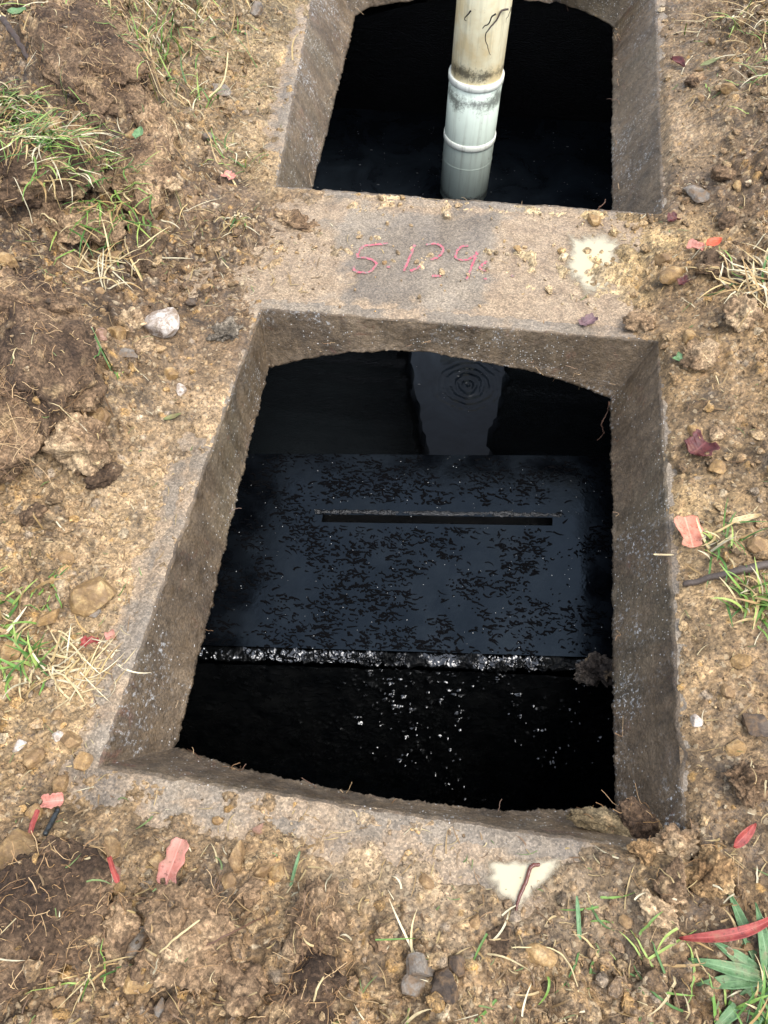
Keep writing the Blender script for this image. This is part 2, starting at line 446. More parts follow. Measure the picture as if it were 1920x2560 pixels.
def holed_sheet(xs, ys, zfun, polys, grow):
    X, Y = np.meshgrid(xs, ys, indexing='ij')
    V = np.stack([X, Y, zfun(X, Y)], -1).reshape(-1, 3)
    F = grid_faces(len(xs), len(ys))
    c = V[F].mean(1); keep = np.ones(len(F), bool)
    for P in polys: keep &= poly_sd(c[:, 0], c[:, 1], P) > grow
    F = F[keep]; used = np.unique(F); mp = -np.ones(len(V), int); mp[used] = np.arange(len(used))
    return V[used], mp[F]
BARE = [  # (outline where the slab shows through the soil, strength)
    ([(-0.3060, 1.1550, 0.0000), (-0.2552, 1.1989, 0.0000), (0.0162, 1.2077, 0.0000), (0.0328, 1.1291, -0.0000), (0.0163, 1.0802, 0.0000), (0.0056, 0.9898, -0.0000), (-0.0110, 0.9353, 0.0000), (-0.3038, 0.9392, -0.0000), (-0.2608, 0.9548, 0.0000), (-0.2353, 1.0072, 0.0000), (-0.2729, 1.0724, 0.0000)], 1.0),
    ([(-0.3753, 0.9312, 0.0000), (-0.2602, 0.9516, 0.0000), (-0.0255, 0.9336, 0.0000), (-0.0246, 0.9235, 0.0000), (-0.3721, 0.9177, 0.0000)], 0.7),
    ([(-0.4289, 0.6525, 0.0000), (-0.4111, 0.4823, 0.0000), (-0.4137, 0.3729, 0.0000), (-0.4193, 0.2743, 0.0000), (-0.4086, 0.1875, 0.0000), (-0.4185, 0.1552, 0.0000), (-0.3745, 0.1765, 0.0000), (-0.3720, 0.2691, 0.0000), (-0.3661, 0.3920, 0.0000), (-0.3728, 0.5465, 0.0000), (-0.3855, 0.6662, 0.0000)], 1.2),
    ([(-0.3996, 0.1629, 0.0000), (-0.3101, 0.1700, 0.0000), (-0.1875, 0.1658, 0.0000), (-0.0502, 0.1720, 0.0000), (0.1571, 0.1732, 0.0000), (0.1549, 0.1565, 0.0000), (0.0859, 0.1424, 0.0000), (-0.0461, 0.1433, 0.0000), (-0.1805, 0.1351, 0.0000), (-0.3011, 0.1405, 0.0000), (-0.3820, 0.1442, 0.0000)], 1.25),
    ([(-0.1157, 0.1407, 0.0000), (-0.0812, 0.1441, 0.0000), (-0.0715, 0.1306, 0.0000), (-0.1021, 0.1209, 0.0000)], 0.6),
    ([(-0.0115, 0.1435, 0.0000), (0.0809, 0.1463, 0.0000), (0.1381, 0.1569, 0.0000), (0.1315, 0.1363, 0.0000), (0.0975, 0.1046, 0.0000), (0.0639, 0.1137, 0.0000), (0.0055, 0.1232, 0.0000)], 1.0),
    ([(-0.4592, 1.3305, 0.0000), (-0.5017, 1.9095, 0.0000), (-0.4676, 1.9122, 0.0000), (-0.4168, 1.3347, 0.0000)], 0.8),
    ([(0.3040, 1.9743, 0.0000), (0.2903, 1.2554, 0.0000), (0.3015, 1.2565, 0.0000), (0.3172, 1.9753, 0.0000)], 0.6),
    ([(0.2611, 0.8965, 0.0000), (0.2716, 0.3544, 0.0000), (0.2708, 0.2490, 0.0000), (0.2797, 0.2502, 0.0000), (0.2857, 0.4141, 0.0000), (0.2786, 0.7713, 0.0000)], 0.7),
    ([(-0.3101, 1.2223, -0.0000), (0.2085, 1.2265, 0.0000), (0.2082, 1.2088, 0.0000), (-0.3049, 1.1937, 0.0000)], 0.8),
    ([(0.1184, 1.1382, 0.0000), (0.2078, 1.1718, 0.0000), (0.2221, 1.1025, 0.0000), (0.1912, 1.0104, -0.0000), (0.1395, 1.0263, 0.0000)], 0.50),
]
DIVIDER = [(-0.3908, 1.1980, 0.0000), (0.2084, 1.2189, 0.0000), (0.2631, 1.2022, 0.0000), (0.2542, 0.9349, 0.0000), (0.1835, 0.9120, 0.0000), (-0.3609, 0.9189, 0.0000), (-0.4132, 0.9432, 0.0000), (-0.4091, 1.0578, 0.0000)]
SX0, SX1, SY0, SY1 = -0.80, 0.62, -0.12, 2.62
xs = np.arange(SX0, SX1+1e-6, 0.0045); ys = np.arange(SY0, SY1+1e-6, 0.0045)
V, F = holed_sheet(xs, ys, lambda X, Y: fbm2(X, Y, 9, 3, 5)*0.0012+fbm2(X, Y, 70, 2, 6)*0.0012-0.0005, [RIM1, RIM2], 0.016)
swept = np.zeros(len(V))
for P, st in BARE: swept = np.maximum(swept, min(st, 1)*sstep((0.012-poly_sd(V[:, 0], V[:, 1], P)+fbm2(V[:, 0], V[:, 1], 24, 4, 18)*0.03)/0.05))
slab = tank_part(mk('lid_slab', V, F, M['top'], col=np.repeat(swept[:, None], 3, 1))); slab['label'] = 'weathered grey concrete top of the lid slab'
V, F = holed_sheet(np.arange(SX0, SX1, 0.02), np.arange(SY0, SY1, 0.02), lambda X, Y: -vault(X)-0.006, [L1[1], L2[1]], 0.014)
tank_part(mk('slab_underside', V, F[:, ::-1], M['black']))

# tank shell, added reflection blocker, sludge ledge
def box(name, x0, x1, y0, y1, z0, z1, mat):
    V = [(x, y, z) for x in (x0, x1) for y in (y0, y1) for z in (z0, z1)]
    F = [(0, 1, 3, 2), (4, 6, 7, 5), (0, 4, 5, 1), (2, 3, 7, 6), (0, 2, 6, 4), (1, 5, 7, 3)]
    return mk(name, V, F, mat, smooth=False)
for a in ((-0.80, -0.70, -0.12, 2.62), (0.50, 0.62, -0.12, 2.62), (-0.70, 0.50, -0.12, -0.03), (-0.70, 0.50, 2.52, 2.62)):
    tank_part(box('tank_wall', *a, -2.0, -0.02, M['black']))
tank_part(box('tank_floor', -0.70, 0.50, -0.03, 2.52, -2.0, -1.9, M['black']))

# sludge-covered baffle shelf under the near hatch: wet top with a slot, rough lip, streaked front face
ZB = -0.22
nl, nr = np.array((-0.3814, 0.4243, -0.2200)), np.array((0.2466, 0.4855, -0.2200))
fl, fr = np.array((-0.3678, 0.7904, -0.2200)), np.array((0.2433, 0.8595, -0.2200))
def ext(a, b, x):
    t = (x-a[0])/(b[0]-a[0]); return a+(b-a)*t
nl, nr = ext(nl, nr, -0.70), ext(nl, nr, 0.50); fl, fr = ext(fl, fr, -0.70), ext(fl, fr, 0.50)
shelf = tank_part(empty('baffle_shelf', (0, 0, 0)))
def bil(u, v):
    u = np.asarray(u)[..., None]; v = np.asarray(v)[..., None]
    return (nl*(1-u)+nr*u)*(1-v)+(fl*(1-u)+fr*u)*v
def inv_bil(p):
    u, v = 0.5, 0.5
    for _ in range(30):
        e = bil(u, v)-p; du = (bil(u+1e-4, v)-bil(u, v))/1e-4; dv = (bil(u, v+1e-4)-bil(u, v))/1e-4
        s = np.linalg.solve(np.array([du[:2], dv[:2]]).T, -e[:2]); u += s[0]; v += s[1]
    return u, v
su0, sv0 = inv_bil(np.array((-0.2326, 0.6642, -0.2200))); su1, sv1 = inv_bil(np.array((0.1471, 0.7207, -0.2200)))
M['film'] = None
def mat_film():
    t = NT('sludge_water_film')
    c = t.ramp(t.noise(18, 5, 0.7, dist=0.5), [(0.36, (0.0008, 0.001, 0.0014)), (0.7, (0.0030, 0.0038, 0.005))])
    n = t.bump(t.noise(16, 4, 0.6), 0.22, 0.006)
    n = t.bump(t.noise(240, 2, 0.5), 0.05, 0.002, n)
    t.b.inputs['Specular Tint'].default_value = (0.62, 0.82, 1.0, 1)
    return t.done(c, t.ramp(t.noise(9, 4, 0.6), [(0.38, 0.12), (0.62, 0.42)]), n, 0.25)
M['film'] = mat_film()
us = np.unique(np.r_[np.linspace(0, 1, 60), su0, su1]); vv = np.unique(np.r_[np.linspace(0, 1, 40), sv0, sv1])
U, W_ = np.meshgrid(us, vv, indexing='ij'); Vt = bil(U, W_).reshape(-1, 3)
Ft = grid_faces(len(us), len(vv))
cu = U.reshape(-1)[Ft].mean(1); cv = W_.reshape(-1)[Ft].mean(1)
Ft = Ft[~((cu > su0) & (cu < su1) & (cv > sv0) & (cv < sv1))]
o = mk('shelf_top', Vt, Ft, M['film'], shelf, smooth=False); o['label'] = 'flooded blue-black top of the baffle shelf'
# slot walls
c4 = [bil(a, b) for a, b in ((su0, sv0), (su1, sv0), (su1, sv1), (su0, sv1))]
V = np.array(c4+[p+np.array([0, 0, -0.035]) for p in c4]); F = [(0, 1, 5, 4), (1, 2, 6, 5), (2, 3, 7, 6), (3, 0, 4, 7), (4, 5, 6, 7)]
mk('slot', V, F, M['black'], shelf, smooth=False)
def rough_bar(name, a, b, w, h, n, seed, amp, mat, parent, sag=0.0):
    """bumpy half-round bar between two points"""
    a = np.asarray(a); b = np.asarray(b); t = np.linspace(0, 1, n); th = np.linspace(-0.15*np.pi, 1.15*np.pi, 36)
    d = (b-a)/np.linalg.norm(b-a); side_v = np.array([-d[1], d[0], 0])
    C = a[None]+(b-a)[None]*t[:, None]
    P = C[:, None]+np.cos(th)[None, :, None]*side_v*w+np.sin(th)[None, :, None]*np.array([0, 0, h])
    Q = P.reshape(-1, 3); nn = (np.cos(th)[None, :, None]*side_v+np.sin(th)[None, :, None]*np.array([0, 0, 1.0])+0*P).reshape(-1, 3)
    k = (fbm3(Q, 110, 3, seed)*0.75+fbm3(Q, 30, 2, seed+7)*0.8+np.abs(fbm3(Q, 280, 2, seed+8))*0.45)*amp*np.clip(0.8+1.2*fbm3(Q*np.array([1, .2, .2]), 7, 2, seed+9), 0.35, 1.3)*(0.25+0.9*np.exp(-((Q[:, 0]+0.03)/0.22)**2))-amp*0.3
    Q = Q+nn*k[:, None]
    return mk(name, Q, grid_faces(n, 36), mat, parent)
rough_bar('slot_lip', bil(su0-0.012, sv1+0.014), bil(su1+0.012, sv1+0.014), 0.005, 0.0028, 260, 300, 0.005, M['black'], shelf)
o = rough_bar('front_lip', nl+np.array([0, -0.010, -0.006]), nr+np.array([0, -0.010, -0.006]), 0.013, 0.007, 1000, 310, 0.0085, M['crust'], shelf)
o['label'] = 'crusty glistening front lip of the baffle shelf'
nu, nz = 620, 300
t = np.linspace(0, 1, nu); zz = np.linspace(0, 1, nz)**1.3
T_, Z_ = np.meshgrid(t, zz, indexing='ij')
P = nl[None, None]*(1-T_[..., None])+nr[None, None]*T_[..., None]
P = P+np.array([0, -0.026, -0.012]); P[..., 2] -= Z_*0.62+0.9*np.maximum(0, Z_-0.6)**1.5; P[..., 1] -= Z_*0.27*(1-0.35*Z_)
Q = P.reshape(-1, 3)
cl_ = np.clip(0.25+1.6*np.exp(-((Q[:, 0]-0.03)/0.19)**2)*np.clip(0.6+1.3*fbm3(Q, 7, 2, 330), 0, 1.6), 0.2, 1.6)
k = np.maximum(0, fbm3(Q*np.array([0.8, 1, 1]), 120, 2, 320)-0.24)*0.010*cl_+np.maximum(0, fbm3(Q*np.array([1, .6, .6]), 280, 2, 321)-0.20)*0.0065*np.clip(cl_, 0.25, 1)+fbm3(Q*np.array([1, .3, .3]), 9, 2, 340)*0.008
Q += np.array([0, -0.75, 0.65])[None]*k[:, None]
o = mk('front_face', Q, grid_faces(nu, nz)[:, ::-1], M['crust'], shelf); o['label'] = 'black dripping front face of the baffle shelf'
V = np.array([fl, fr, fr+np.array([0, 0, -1.7]), fl+np.array([0, 0, -1.7])]); mk('back_face', V, [(0, 1, 2, 3)], M['black'], shelf, smooth=False)
# added walls under the dividing strip; their gap shapes the reflected sky
def add_blocker(x_out, x_top, x_bot, sgn, seed):
    z = np.linspace(-0.10, -1.9, 120); u = np.clip((z+0.10)/(-0.55), 0, 1)
    xi = x_top+(x_bot-x_top)*u+sgn*np.abs(fbm2(z*0+seed, z, 14, 4, seed))*0.018
    rows = [np.stack([np.full_like(z, x_out), np.full_like(z, 1.04), z], 1), np.stack([xi-sgn*0.012, np.full_like(z, 1.04), z], 1), np.stack([xi, np.full_like(z, 1.052), z], 1),
            np.stack([xi, np.full_like(z, 1.088), z], 1), np.stack([xi-sgn*0.012, np.full_like(z, 1.10), z], 1), np.stack([np.full_like(z, x_out), np.full_like(z, 1.10), z], 1)]
    return tank_part(mk('reflection_blocker', np.stack(rows, 1).reshape(-1, 3), grid_faces(120, 6), M['black']))
add_blocker(-0.70, -0.165, -0.085, 1, 3.3); add_blocker(0.50, 0.065, 0.045, -1, 8.1)

# tank water
def mat_water():
    t = NT('tank_water')
    pos = t.coord()
    # rings spreading from one drip point
    d = t.n('ShaderNodeVectorMath', operation='DISTANCE'); t.link(pos, d.inputs[0]); d.inputs[1].default_value = WATER_DRIP
    wv = t.math('SINE', t.math('MULTIPLY', t.math('ADD', d.outputs['Value'], t.math('MULTIPLY', t.noise(22, 3), 0.025)), 330.0))
    fall = t.math('MAXIMUM', t.math('SUBTRACT', 1.0, t.math('MULTIPLY', d.outputs['Value'], 9.5)), 0.0)
    hgt = t.math('MULTIPLY', wv, fall)
    n = t.bump(hgt, 0.5, 0.0026)
    n = t.bump(t.noise(16, 3, 0.6), 0.16, 0.006, n)
    c = t.ramp(t.noise(7, 5, 0.7, dist=0.6), [(0.36, (0.004, 0.0055, 0.0075)), (0.7, (0.014, 0.019, 0.025))])
    return t.done(c, t.ramp(t.noise(11, 3), [(0.4, 0.03), (0.65, 0.16)]), n, 0.11)
WATER_DRIP = (-0.0209, 1.3464, -0.6200)
xs = np.linspace(-0.70, 0.50, 13); ys = np.linspace(-0.03, 2.52, 26)
X, Y = np.meshgrid(xs, ys, indexing='ij')
water = mk('water', np.stack([X, Y, X*0-0.62], -1).reshape(-1, 3), grid_faces(13, 26), mat_water(), smooth=False)
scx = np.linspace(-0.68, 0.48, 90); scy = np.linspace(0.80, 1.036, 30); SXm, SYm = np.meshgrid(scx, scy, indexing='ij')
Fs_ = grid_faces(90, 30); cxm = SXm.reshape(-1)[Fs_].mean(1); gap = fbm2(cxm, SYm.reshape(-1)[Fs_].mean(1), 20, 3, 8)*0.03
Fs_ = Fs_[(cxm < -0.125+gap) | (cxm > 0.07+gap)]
def mat_sheen():
    t = NT('painted_sheen')
    c = t.ramp(t.noise(9, 5, 0.7, dist=0.6), [(0.34, (0.02, 0.028, 0.036)), (0.55, (0.22, 0.29, 0.34)), (0.72, (0.40, 0.48, 0.54))])  # added sheet: dim blue sky sheen put into its patchy colour
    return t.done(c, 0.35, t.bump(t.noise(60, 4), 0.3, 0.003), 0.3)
tag(mk('painted_sheen', np.stack([SXm, SYm, SXm*0-0.616], -1).reshape(-1, 3), Fs_, mat_sheen()), 'added sheet on the water behind the baffle shelf, coloured as a dim sky sheen', 'painted sheen', kind='stuff')
tag(water, 'still black waste water standing inside the tank', 'water', kind='structure')

# ------------------------------------------------------------------ soil sheet
FRAME = [(-1.42, 2.32), (0.86, 2.32), (0.56, -0.18), (-0.62, -0.22)]
gx = np.arange(-1.42, 0.86, 0.00255)
dy = []; y = -0.22
while y < 2.32:
    dy.append(y); y += 0.0019+0.0009*max(0, y)
gy = np.array(dy)
GX, GY_ = np.meshgrid(gx, gy, indexing='ij')

MOUNDS = [  # centre, radius x, radius y, turn, height
    ((-0.8112, 1.4472, 0.0500), 0.22, 0.12, -0.75, 0.055), ((-0.8536, 1.2151, 0.0500), 0.20, 0.16, 0.2, 0.06), ((-0.6095, 1.1735, 0.0300), 0.09, 0.13, 0.6, 0.035),
    ((-0.6793, 0.7979, 0.0500), 0.14, 0.14, 0.0, 0.055), ((-0.6235, 0.6397, 0.0500), 0.15, 0.12, 0.4, 0.06), ((-0.6198, 0.9874, 0.0200), 0.15, 0.06, 0.1, -0.02),
    ((-0.5741, 0.4359, 0.0200), 0.10, 0.12, 0.0, 0.02), ((-0.3745, 0.0197, 0.0300), 0.12, 0.09, 0.3, 0.03), ((-0.2130, 0.0269, 0.0200), 0.09, 0.06, 0.1, 0.014),
    ((0.2516, 0.1406, 0.0300), 0.06, 0.06, 0.5, 0.024), ((0.3875, 0.9186, 0.0500), 0.10, 0.2, 0.0, 0.035), ((0.4566, 1.4566, 0.0500), 0.14, 0.2, 0.0, 0.05),
    ((0.3444, 0.4092, 0.0300), 0.06, 0.22, 0.0, 0.02), ((-0.7297, 1.7266, 0.0200), 0.12, 0.1, 0.0, 0.02), ((-0.1030, 0.0108, 0.0200), 0.07, 0.05, 0.1, 0.018),
    ((0.3250, 1.0457, 0.0200), 0.07, 0.09, 0.3, 0.014),
]
def base_h(X, Y):
    h = 0.0045+0*X
    h = h+0.085*sstep((-0.42-X)/0.62)+0.075*sstep((X-0.315)/0.34)+0.022*sstep((0.13-Y)/0.30)
    for c, rx, ry, a, ht in MOUNDS:
        dx, dy_ = X-c[0], Y-c[1]; u = (dx*math.cos(a)+dy_*math.sin(a))/rx; v = (-dx*math.sin(a)+dy_*math.cos(a))/ry
        h = h+ht*np.exp(-(u*u+v*v))
    return h
d1 = poly_sd(GX, GY_, RIM1); d2 = poly_sd(GX, GY_, RIM2); dr = np.minimum(d1, d2)
off = sstep((dr-0.03)/0.16)                                   # 0 on the swept slab, 1 in the loose soil
Hs = base_h(GX, GY_)
Hs += fbm2(GX, GY_, 7, 4, 11)*(0.002+0.014*off)+fbm2(GX, GY_, 38, 3, 12)*(0.0016+0.0062*off)+np.maximum(0, fbm2(GX, GY_, 24, 3, 17)-0.12)*0.026*off+fbm2(GX, GY_, 150, 2, 13)*(0.0021+0.0006*off)
bare = np.zeros_like(Hs)
wob = fbm2(GX, GY_, 26, 5, 15)*0.022+fbm2(GX, GY_, 210, 2, 16)*0.008
for P, s in BARE+[(DIVIDER, 0.80)]:
    bare = np.maximum(bare, s*sstep((0.018-poly_sd(GX, GY_, P)+wob)/0.042))
Hs -= bare*0.0135
Hs = np.where(dr < 0.02, Hs*sstep(dr/0.02+0.25)-0.0045*(1-sstep(dr/0.012)), Hs)

# colour of the soil by place
TONES = [  # spot, colour, reach
    ((-0.4819, 0.5961, 0.0000), (172,140,104), .16), ((-0.4889, 0.7525, 0.0000), (140,110,80), .10), ((-0.4308, 0.3837, 0.0000), (172,140,104), .12), ((-0.5372, 0.3700, 0.0000), (160,128,90), .14),
    ((-0.4472, 0.2309, 0.0000), (180,146,104), .12), ((-0.4801, 0.9579, -0.0000), (124,96,70), .13), ((-0.6111, 0.9659, 0.0000), (112,86,62), .15), ((-0.4041, 1.1070, 0.0000), (128,100,74), .10), ((-0.3750, 0.9806, 0.0000), (150,122,92), .08),
    ((-0.8659, 1.3356, 0.0000), (104,80,58), .22), ((-0.7216, 1.5105, -0.0000), (138,110,78), .18), ((-0.5604, 1.6122, 0.0000), (168,138,100), .14), ((-0.4657, 1.3745, 0.0000), (160,130,94), .12), ((-0.6837, 1.7711, 0.0000), (140,116,82), .18),
    ((-1.0841, 1.7374, 0.0000), (118,92,66), .2), ((-0.7419, 0.8423, -0.0000), (108,82,58), .18), ((-0.6533, 0.6603, 0.0000), (100,76,54), .16), ((-0.2449, 1.1362, -0.0000), (196,164,124), .07), ((-0.3204, 1.0206, -0.0000), (172,144,110), .06),
    ((0.0928, 1.0885, 0.0000), (206,176,134), .08), ((0.0736, 0.9973, -0.0000), (200,170,132), .08), ((0.2448, 1.1049, 0.0000), (196,162,112), .08), ((0.3202, 1.1131, 0.0000), (170,136,94), .10), ((0.3731, 1.0306, -0.0000), (144,112,78), .10),
    ((0.3665, 1.6110, 0.0000), (146,118,88), .16), ((0.4688, 1.7571, 0.0000), (134,106,76), .2), ((0.3371, 1.4091, -0.0000), (160,130,98), .12), ((0.4421, 1.2969, 0.0000), (118,92,68), .14),
    ((0.3425, 0.8138, 0.0000), (158,124,84), .10), ((0.3711, 0.7001, 0.0000), (132,104,74), .12), ((0.3219, 0.6177, 0.0000), (176,142,98), .08), ((0.3262, 0.4498, 0.0000), (180,146,106), .1), ((0.3640, 0.3950, 0.0000), (150,116,80), .1),
    ((0.3146, 0.3059, 0.0000), (160,128,92), .1), ((0.3279, 0.2324, 0.0000), (118,92,66), .1), ((0.2395, 0.2060, 0.0000), (112,88,62), .08), ((0.2654, 0.1549, 0.0000), (166,130,84), .07),
    ((-0.3136, 0.1301, 0.0000), (168,136,100), .10), ((-0.4043, 0.1177, -0.0000), (150,118,82), .10), ((-0.2152, 0.1108, 0.0000), (156,124,88), .10), ((-0.1055, 0.1123, 0.0000), (158,128,94), .08), ((-0.3779, 0.0218, 0.0000), (108,84,62), .12),
    ((-0.2648, 0.0548, 0.0000), (124,96,68), .09), ((-0.2136, 0.0117, 0.0000), (140,108,74), .09), ((-0.0931, 0.0451, 0.0000), (146,114,80), .09), ((-0.0497, 0.1337, 0.0000), (176,150,122), .07), ((0.0415, 0.0976, 0.0000), (172,144,114), .09),
    ((0.1576, 0.1268, 0.0000), (160,134,106), .09), ((0.1135, 0.0580, 0.0000), (148,118,86), .1), ((0.0040, 0.0149, 0.0000), (152,120,84), .1), ((0.2031, 0.0707, 0.0000), (130,102,74), .1), ((0.2960, 0.0759, 0.0000), (112,86,62), .1),
    ((-0.3011, -0.0285, -0.0000), (116,90,64), .1), ((0.1806, 0.0248, 0.0000), (142,112,82), .1),
]
def tone(X, Y, jit=1.0):
    sh = X.shape; X = X.ravel(); Y = Y.ravel()
    X2 = X+fbm2(X, Y, 9, 3, 61)*0.06*jit; Y2 = Y+fbm2(X, Y, 9, 3, 71)*0.06*jit
    acc = np.zeros((len(X), 3)); ww = np.full(len(X), 1e-6)
    acc += 1e-6*lin((140, 110, 78))
    for p, c, r in TONES:
        w = np.exp(-((X2-p[0])**2+(Y2-p[1])**2)/(r*r)*1.6); acc += w[:, None]*lin(c); ww += w
    c = acc/ww[:, None]; l = c.mean(1, keepdims=True); c = c*(l/0.22)**0.22*0.96; l = c.mean(1, keepdims=True); c = (l+(c-l)*0.90)*np.array([1.02, 1.05, 0.97])
    return (c*ALB).reshape(sh+(3,))
q = 4
CT = tone(GX[::q, ::q], GY_[::q, ::q])
iu = np.clip(np.arange(len(gx))/q, 0, CT.shape[0]-1.001); iv = np.clip(np.arange(len(gy))/q, 0, CT.shape[1]-1.001)
i0 = iu.astype(int); j0 = iv.astype(int); fu = (iu-i0)[:, None, None]; fv = (iv-j0)[None, :, None]
Cs = (CT[i0][:, j0]*(1-fu)*(1-fv)+CT[i0+1][:, j0]*fu*(1-fv)+CT[i0][:, j0+1]*(1-fu)*fv+CT[i0+1][:, j0+1]*fu*fv)
Cs *= (1+0.75*fbm2(GX, GY_, 20, 5, 81)*0.8)[..., None]
Cs *= (1+0.6*fbm2(GX, GY_, 240, 2, 82))[..., None]
och = sstep((fbm2(GX, GY_, 13, 4, 83)-0.42)/0.3)[..., None]*0.40*off[..., None]
Cs = Cs*(1-och)+och*alb(196, 152, 92)
Cs = np.clip(Cs, 0.012, 0.7); lum = Cs.mean(-1, keepdims=True); Cs = lum+(Cs-lum)*1.0

# stamp grains and crumbs into the sheet
PAL = np.array([alb(176, 142, 100), alb(200, 168, 122), alb(150, 118, 82), alb(118, 92, 64), alb(206, 160, 92), alb(92, 74, 56), alb(176, 158, 136), alb(222, 200, 164)])
PALW = np.array([0.24, 0.16, 0.22, 0.16, 0.08, 0.06, 0.05, 0.03])
ns = 42000
sx = RNG.uniform(-1.35, 0.80, ns); sy = -0.2+2.45*RNG.random(ns)**1.25
sr = 0.0022*(1-RNG.random(ns))**(-0.42); sr = np.minimum(sr, 0.0075)
ix_ = np.clip(np.searchsorted(gx, sx), 1, len(gx)-2); iy_ = np.clip(np.searchsorted(gy, sy), 1, len(gy)-2)
on = off[ix_, iy_]
dens = fbm2(sx, sy, 9, 3, 91)
keep = (RNG.random(ns) < np.clip(0.30+0.75*on+0.35*dens, 0.05, 1)) & (dr[ix_, iy_] > 0.004) & (RNG.random(ns) > bare[ix_, iy_]*0.93)
sr = np.where(on < 0.5, np.minimum(sr, 0.0045), sr)
ci = RNG.choice(len(PAL), ns, p=PALW)
order = np.argsort(sr)
for k in order:
    if not keep[k]: continue
    r = sr[k]*1.25
    a0, a1 = np.searchsorted(gx, (sx[k]-r, sx[k]+r)); b0, b1 = np.searchsorted(gy, (sy[k]-r, sy[k]+r))
    if a1-a0 < 1 or b1-b0 < 1: continue
    dx = gx[a0:a1, None]-sx[k]; dyy = gy[None, b0:b1]-sy[k]
    an = np.arctan2(dyy, dx); e = sr[k]*(1+0.16*np.cos(2*an+k)+0.12*np.cos(3*an+k*1.7)+0.07*np.cos(5*an+k*2.3))
    u = (dx*dx+dyy*dyy)/(e*e); m = u < 1
    bh = np.sqrt(np.maximum(0, 1-u))*sr[k]*(0.55+0.5*((k*37) % 100)/100)
    Hs[a0:a1, b0:b1] += np.where(m, bh, 0)
    cc = PAL[ci[k]]*(0.8+0.4*((k*61) % 100)/100)
    mixf = 0.62 if sr[k] < 0.006 else 0.5
    sub = Cs[a0:a1, b0:b1]; sub[m] = sub[m]*(1-mixf)+cc*mixf
fr_d = poly_sd(GX, GY_, FRAME); inside_f = fr_d < 0
bl_ = sstep((fr_d+0.11)/0.10); Hs = Hs*(1-bl_)+(base_h(GX, GY_)+fbm2(GX, GY_, 7, 4, 11)*0.014+0.0006)*bl_
okv = inside_f & (dr > -0.001)
Hclip = Hs > -0.0085
F = grid_faces(len(gx), len(gy))
okf = okv.ravel()[F].all(1) & Hclip.ravel()[F].any(1)
F = F[okf]; used = np.unique(F); mp = -np.ones(GX.size, np.int64); mp[used] = np.arange(len(used))
Vf = np.stack([GX, GY_, Hs], -1).reshape(-1, 3)[used]; Cf = Cs.reshape(-1, 3)[used]; Ff = mp[F]
# coarse surroundings out to the horizon
def stretch(lo, hi, far, n0, n1):
    mid = np.linspace(lo, hi, n0); k = np.linspace(0, 1, n1)[1:]
    return np.r_[(lo-far*k**3)[::-1], mid, hi+far*k**3]
cx_ = stretch(-2.6, 2.0, 60, 116, 26); cy_ = stretch(-1.6, 3.6, 60, 131, 26)
CX, CY = np.meshgrid(cx_, cy_, indexing='ij')
fsd = poly_sd(CX, CY, FRAME)
CH = base_h(CX, CY)+fbm2(CX, CY, 7, 4, 11)*0.014+fbm2(CX, CY, 1.3, 3, 14)*0.04*sstep(fsd/0.6)+fbm2(CX, CY, 17, 2, 19)*0.012*sstep(fsd/0.15)
CH -= 0.05*sstep((-0.015-fsd)/0.05)
Fc = grid_faces(len(cx_), len(cy_)); Fc = Fc[(fsd.ravel()[Fc] > -0.12).any(1)]
Vc = np.stack([CX, CY, CH], -1).reshape(-1, 3); Cc = tone(CX, CY).reshape(-1, 3)*(1+0.4*fbm2(CX, CY, 6, 3, 85)).reshape(-1, 1)
ground = mk('ground', np.concatenate([Vf, Vc]), np.concatenate([Ff, Fc+len(Vf)]), M['soil'], col=np.c_[np.concatenate([Cf, np.clip(Cc, 0.02, 0.6)]), np.r_[(off*np.clip(0.75+1.3*fbm2(GX, GY_, 6, 3, 77), 0.15, 1)).reshape(-1)[used], np.ones(len(Cc))]])
tag(ground, 'dug-over brown sandy soil around the hatches', 'soil', kind='structure')

def soil_z(x, y):
    x = np.asarray(x, float); y = np.asarray(y, float)
    i = np.clip(np.searchsorted(gx, x), 0, len(gx)-1); j = np.clip(np.searchsorted(gy, y), 0, len(gy)-1)
    return np.maximum(Hs[i, j], 0.0)
TG = 0.008; TOPX0, TOPY0 = -1.5, -0.3
TOPZ = np.full((300, 330), -1.0)
def note_top(W):
    i = np.clip(((W[:, 0]-TOPX0)/TG).astype(int), 0, 299); j = np.clip(((W[:, 1]-TOPY0)/TG).astype(int), 0, 329)
    np.maximum.at(TOPZ, (i, j), W[:, 2])
def surf_z(x, y):
    x = np.asarray(x, float); y = np.asarray(y, float)
    i = np.clip(((x-TOPX0)/TG).astype(int), 0, 299); j = np.clip(((y-TOPY0)/TG).astype(int), 0, 329)
    return np.maximum(soil_z(x, y), TOPZ[i, j])
def hole_d(x, y):
    x = np.asarray(x, float); y = np.asarray(y, float)
    i = np.clip(np.searchsorted(gx, x), 0, len(gx)-1); j = np.clip(np.searchsorted(gy, y), 0, len(gy)-1)
    return dr[i, j]

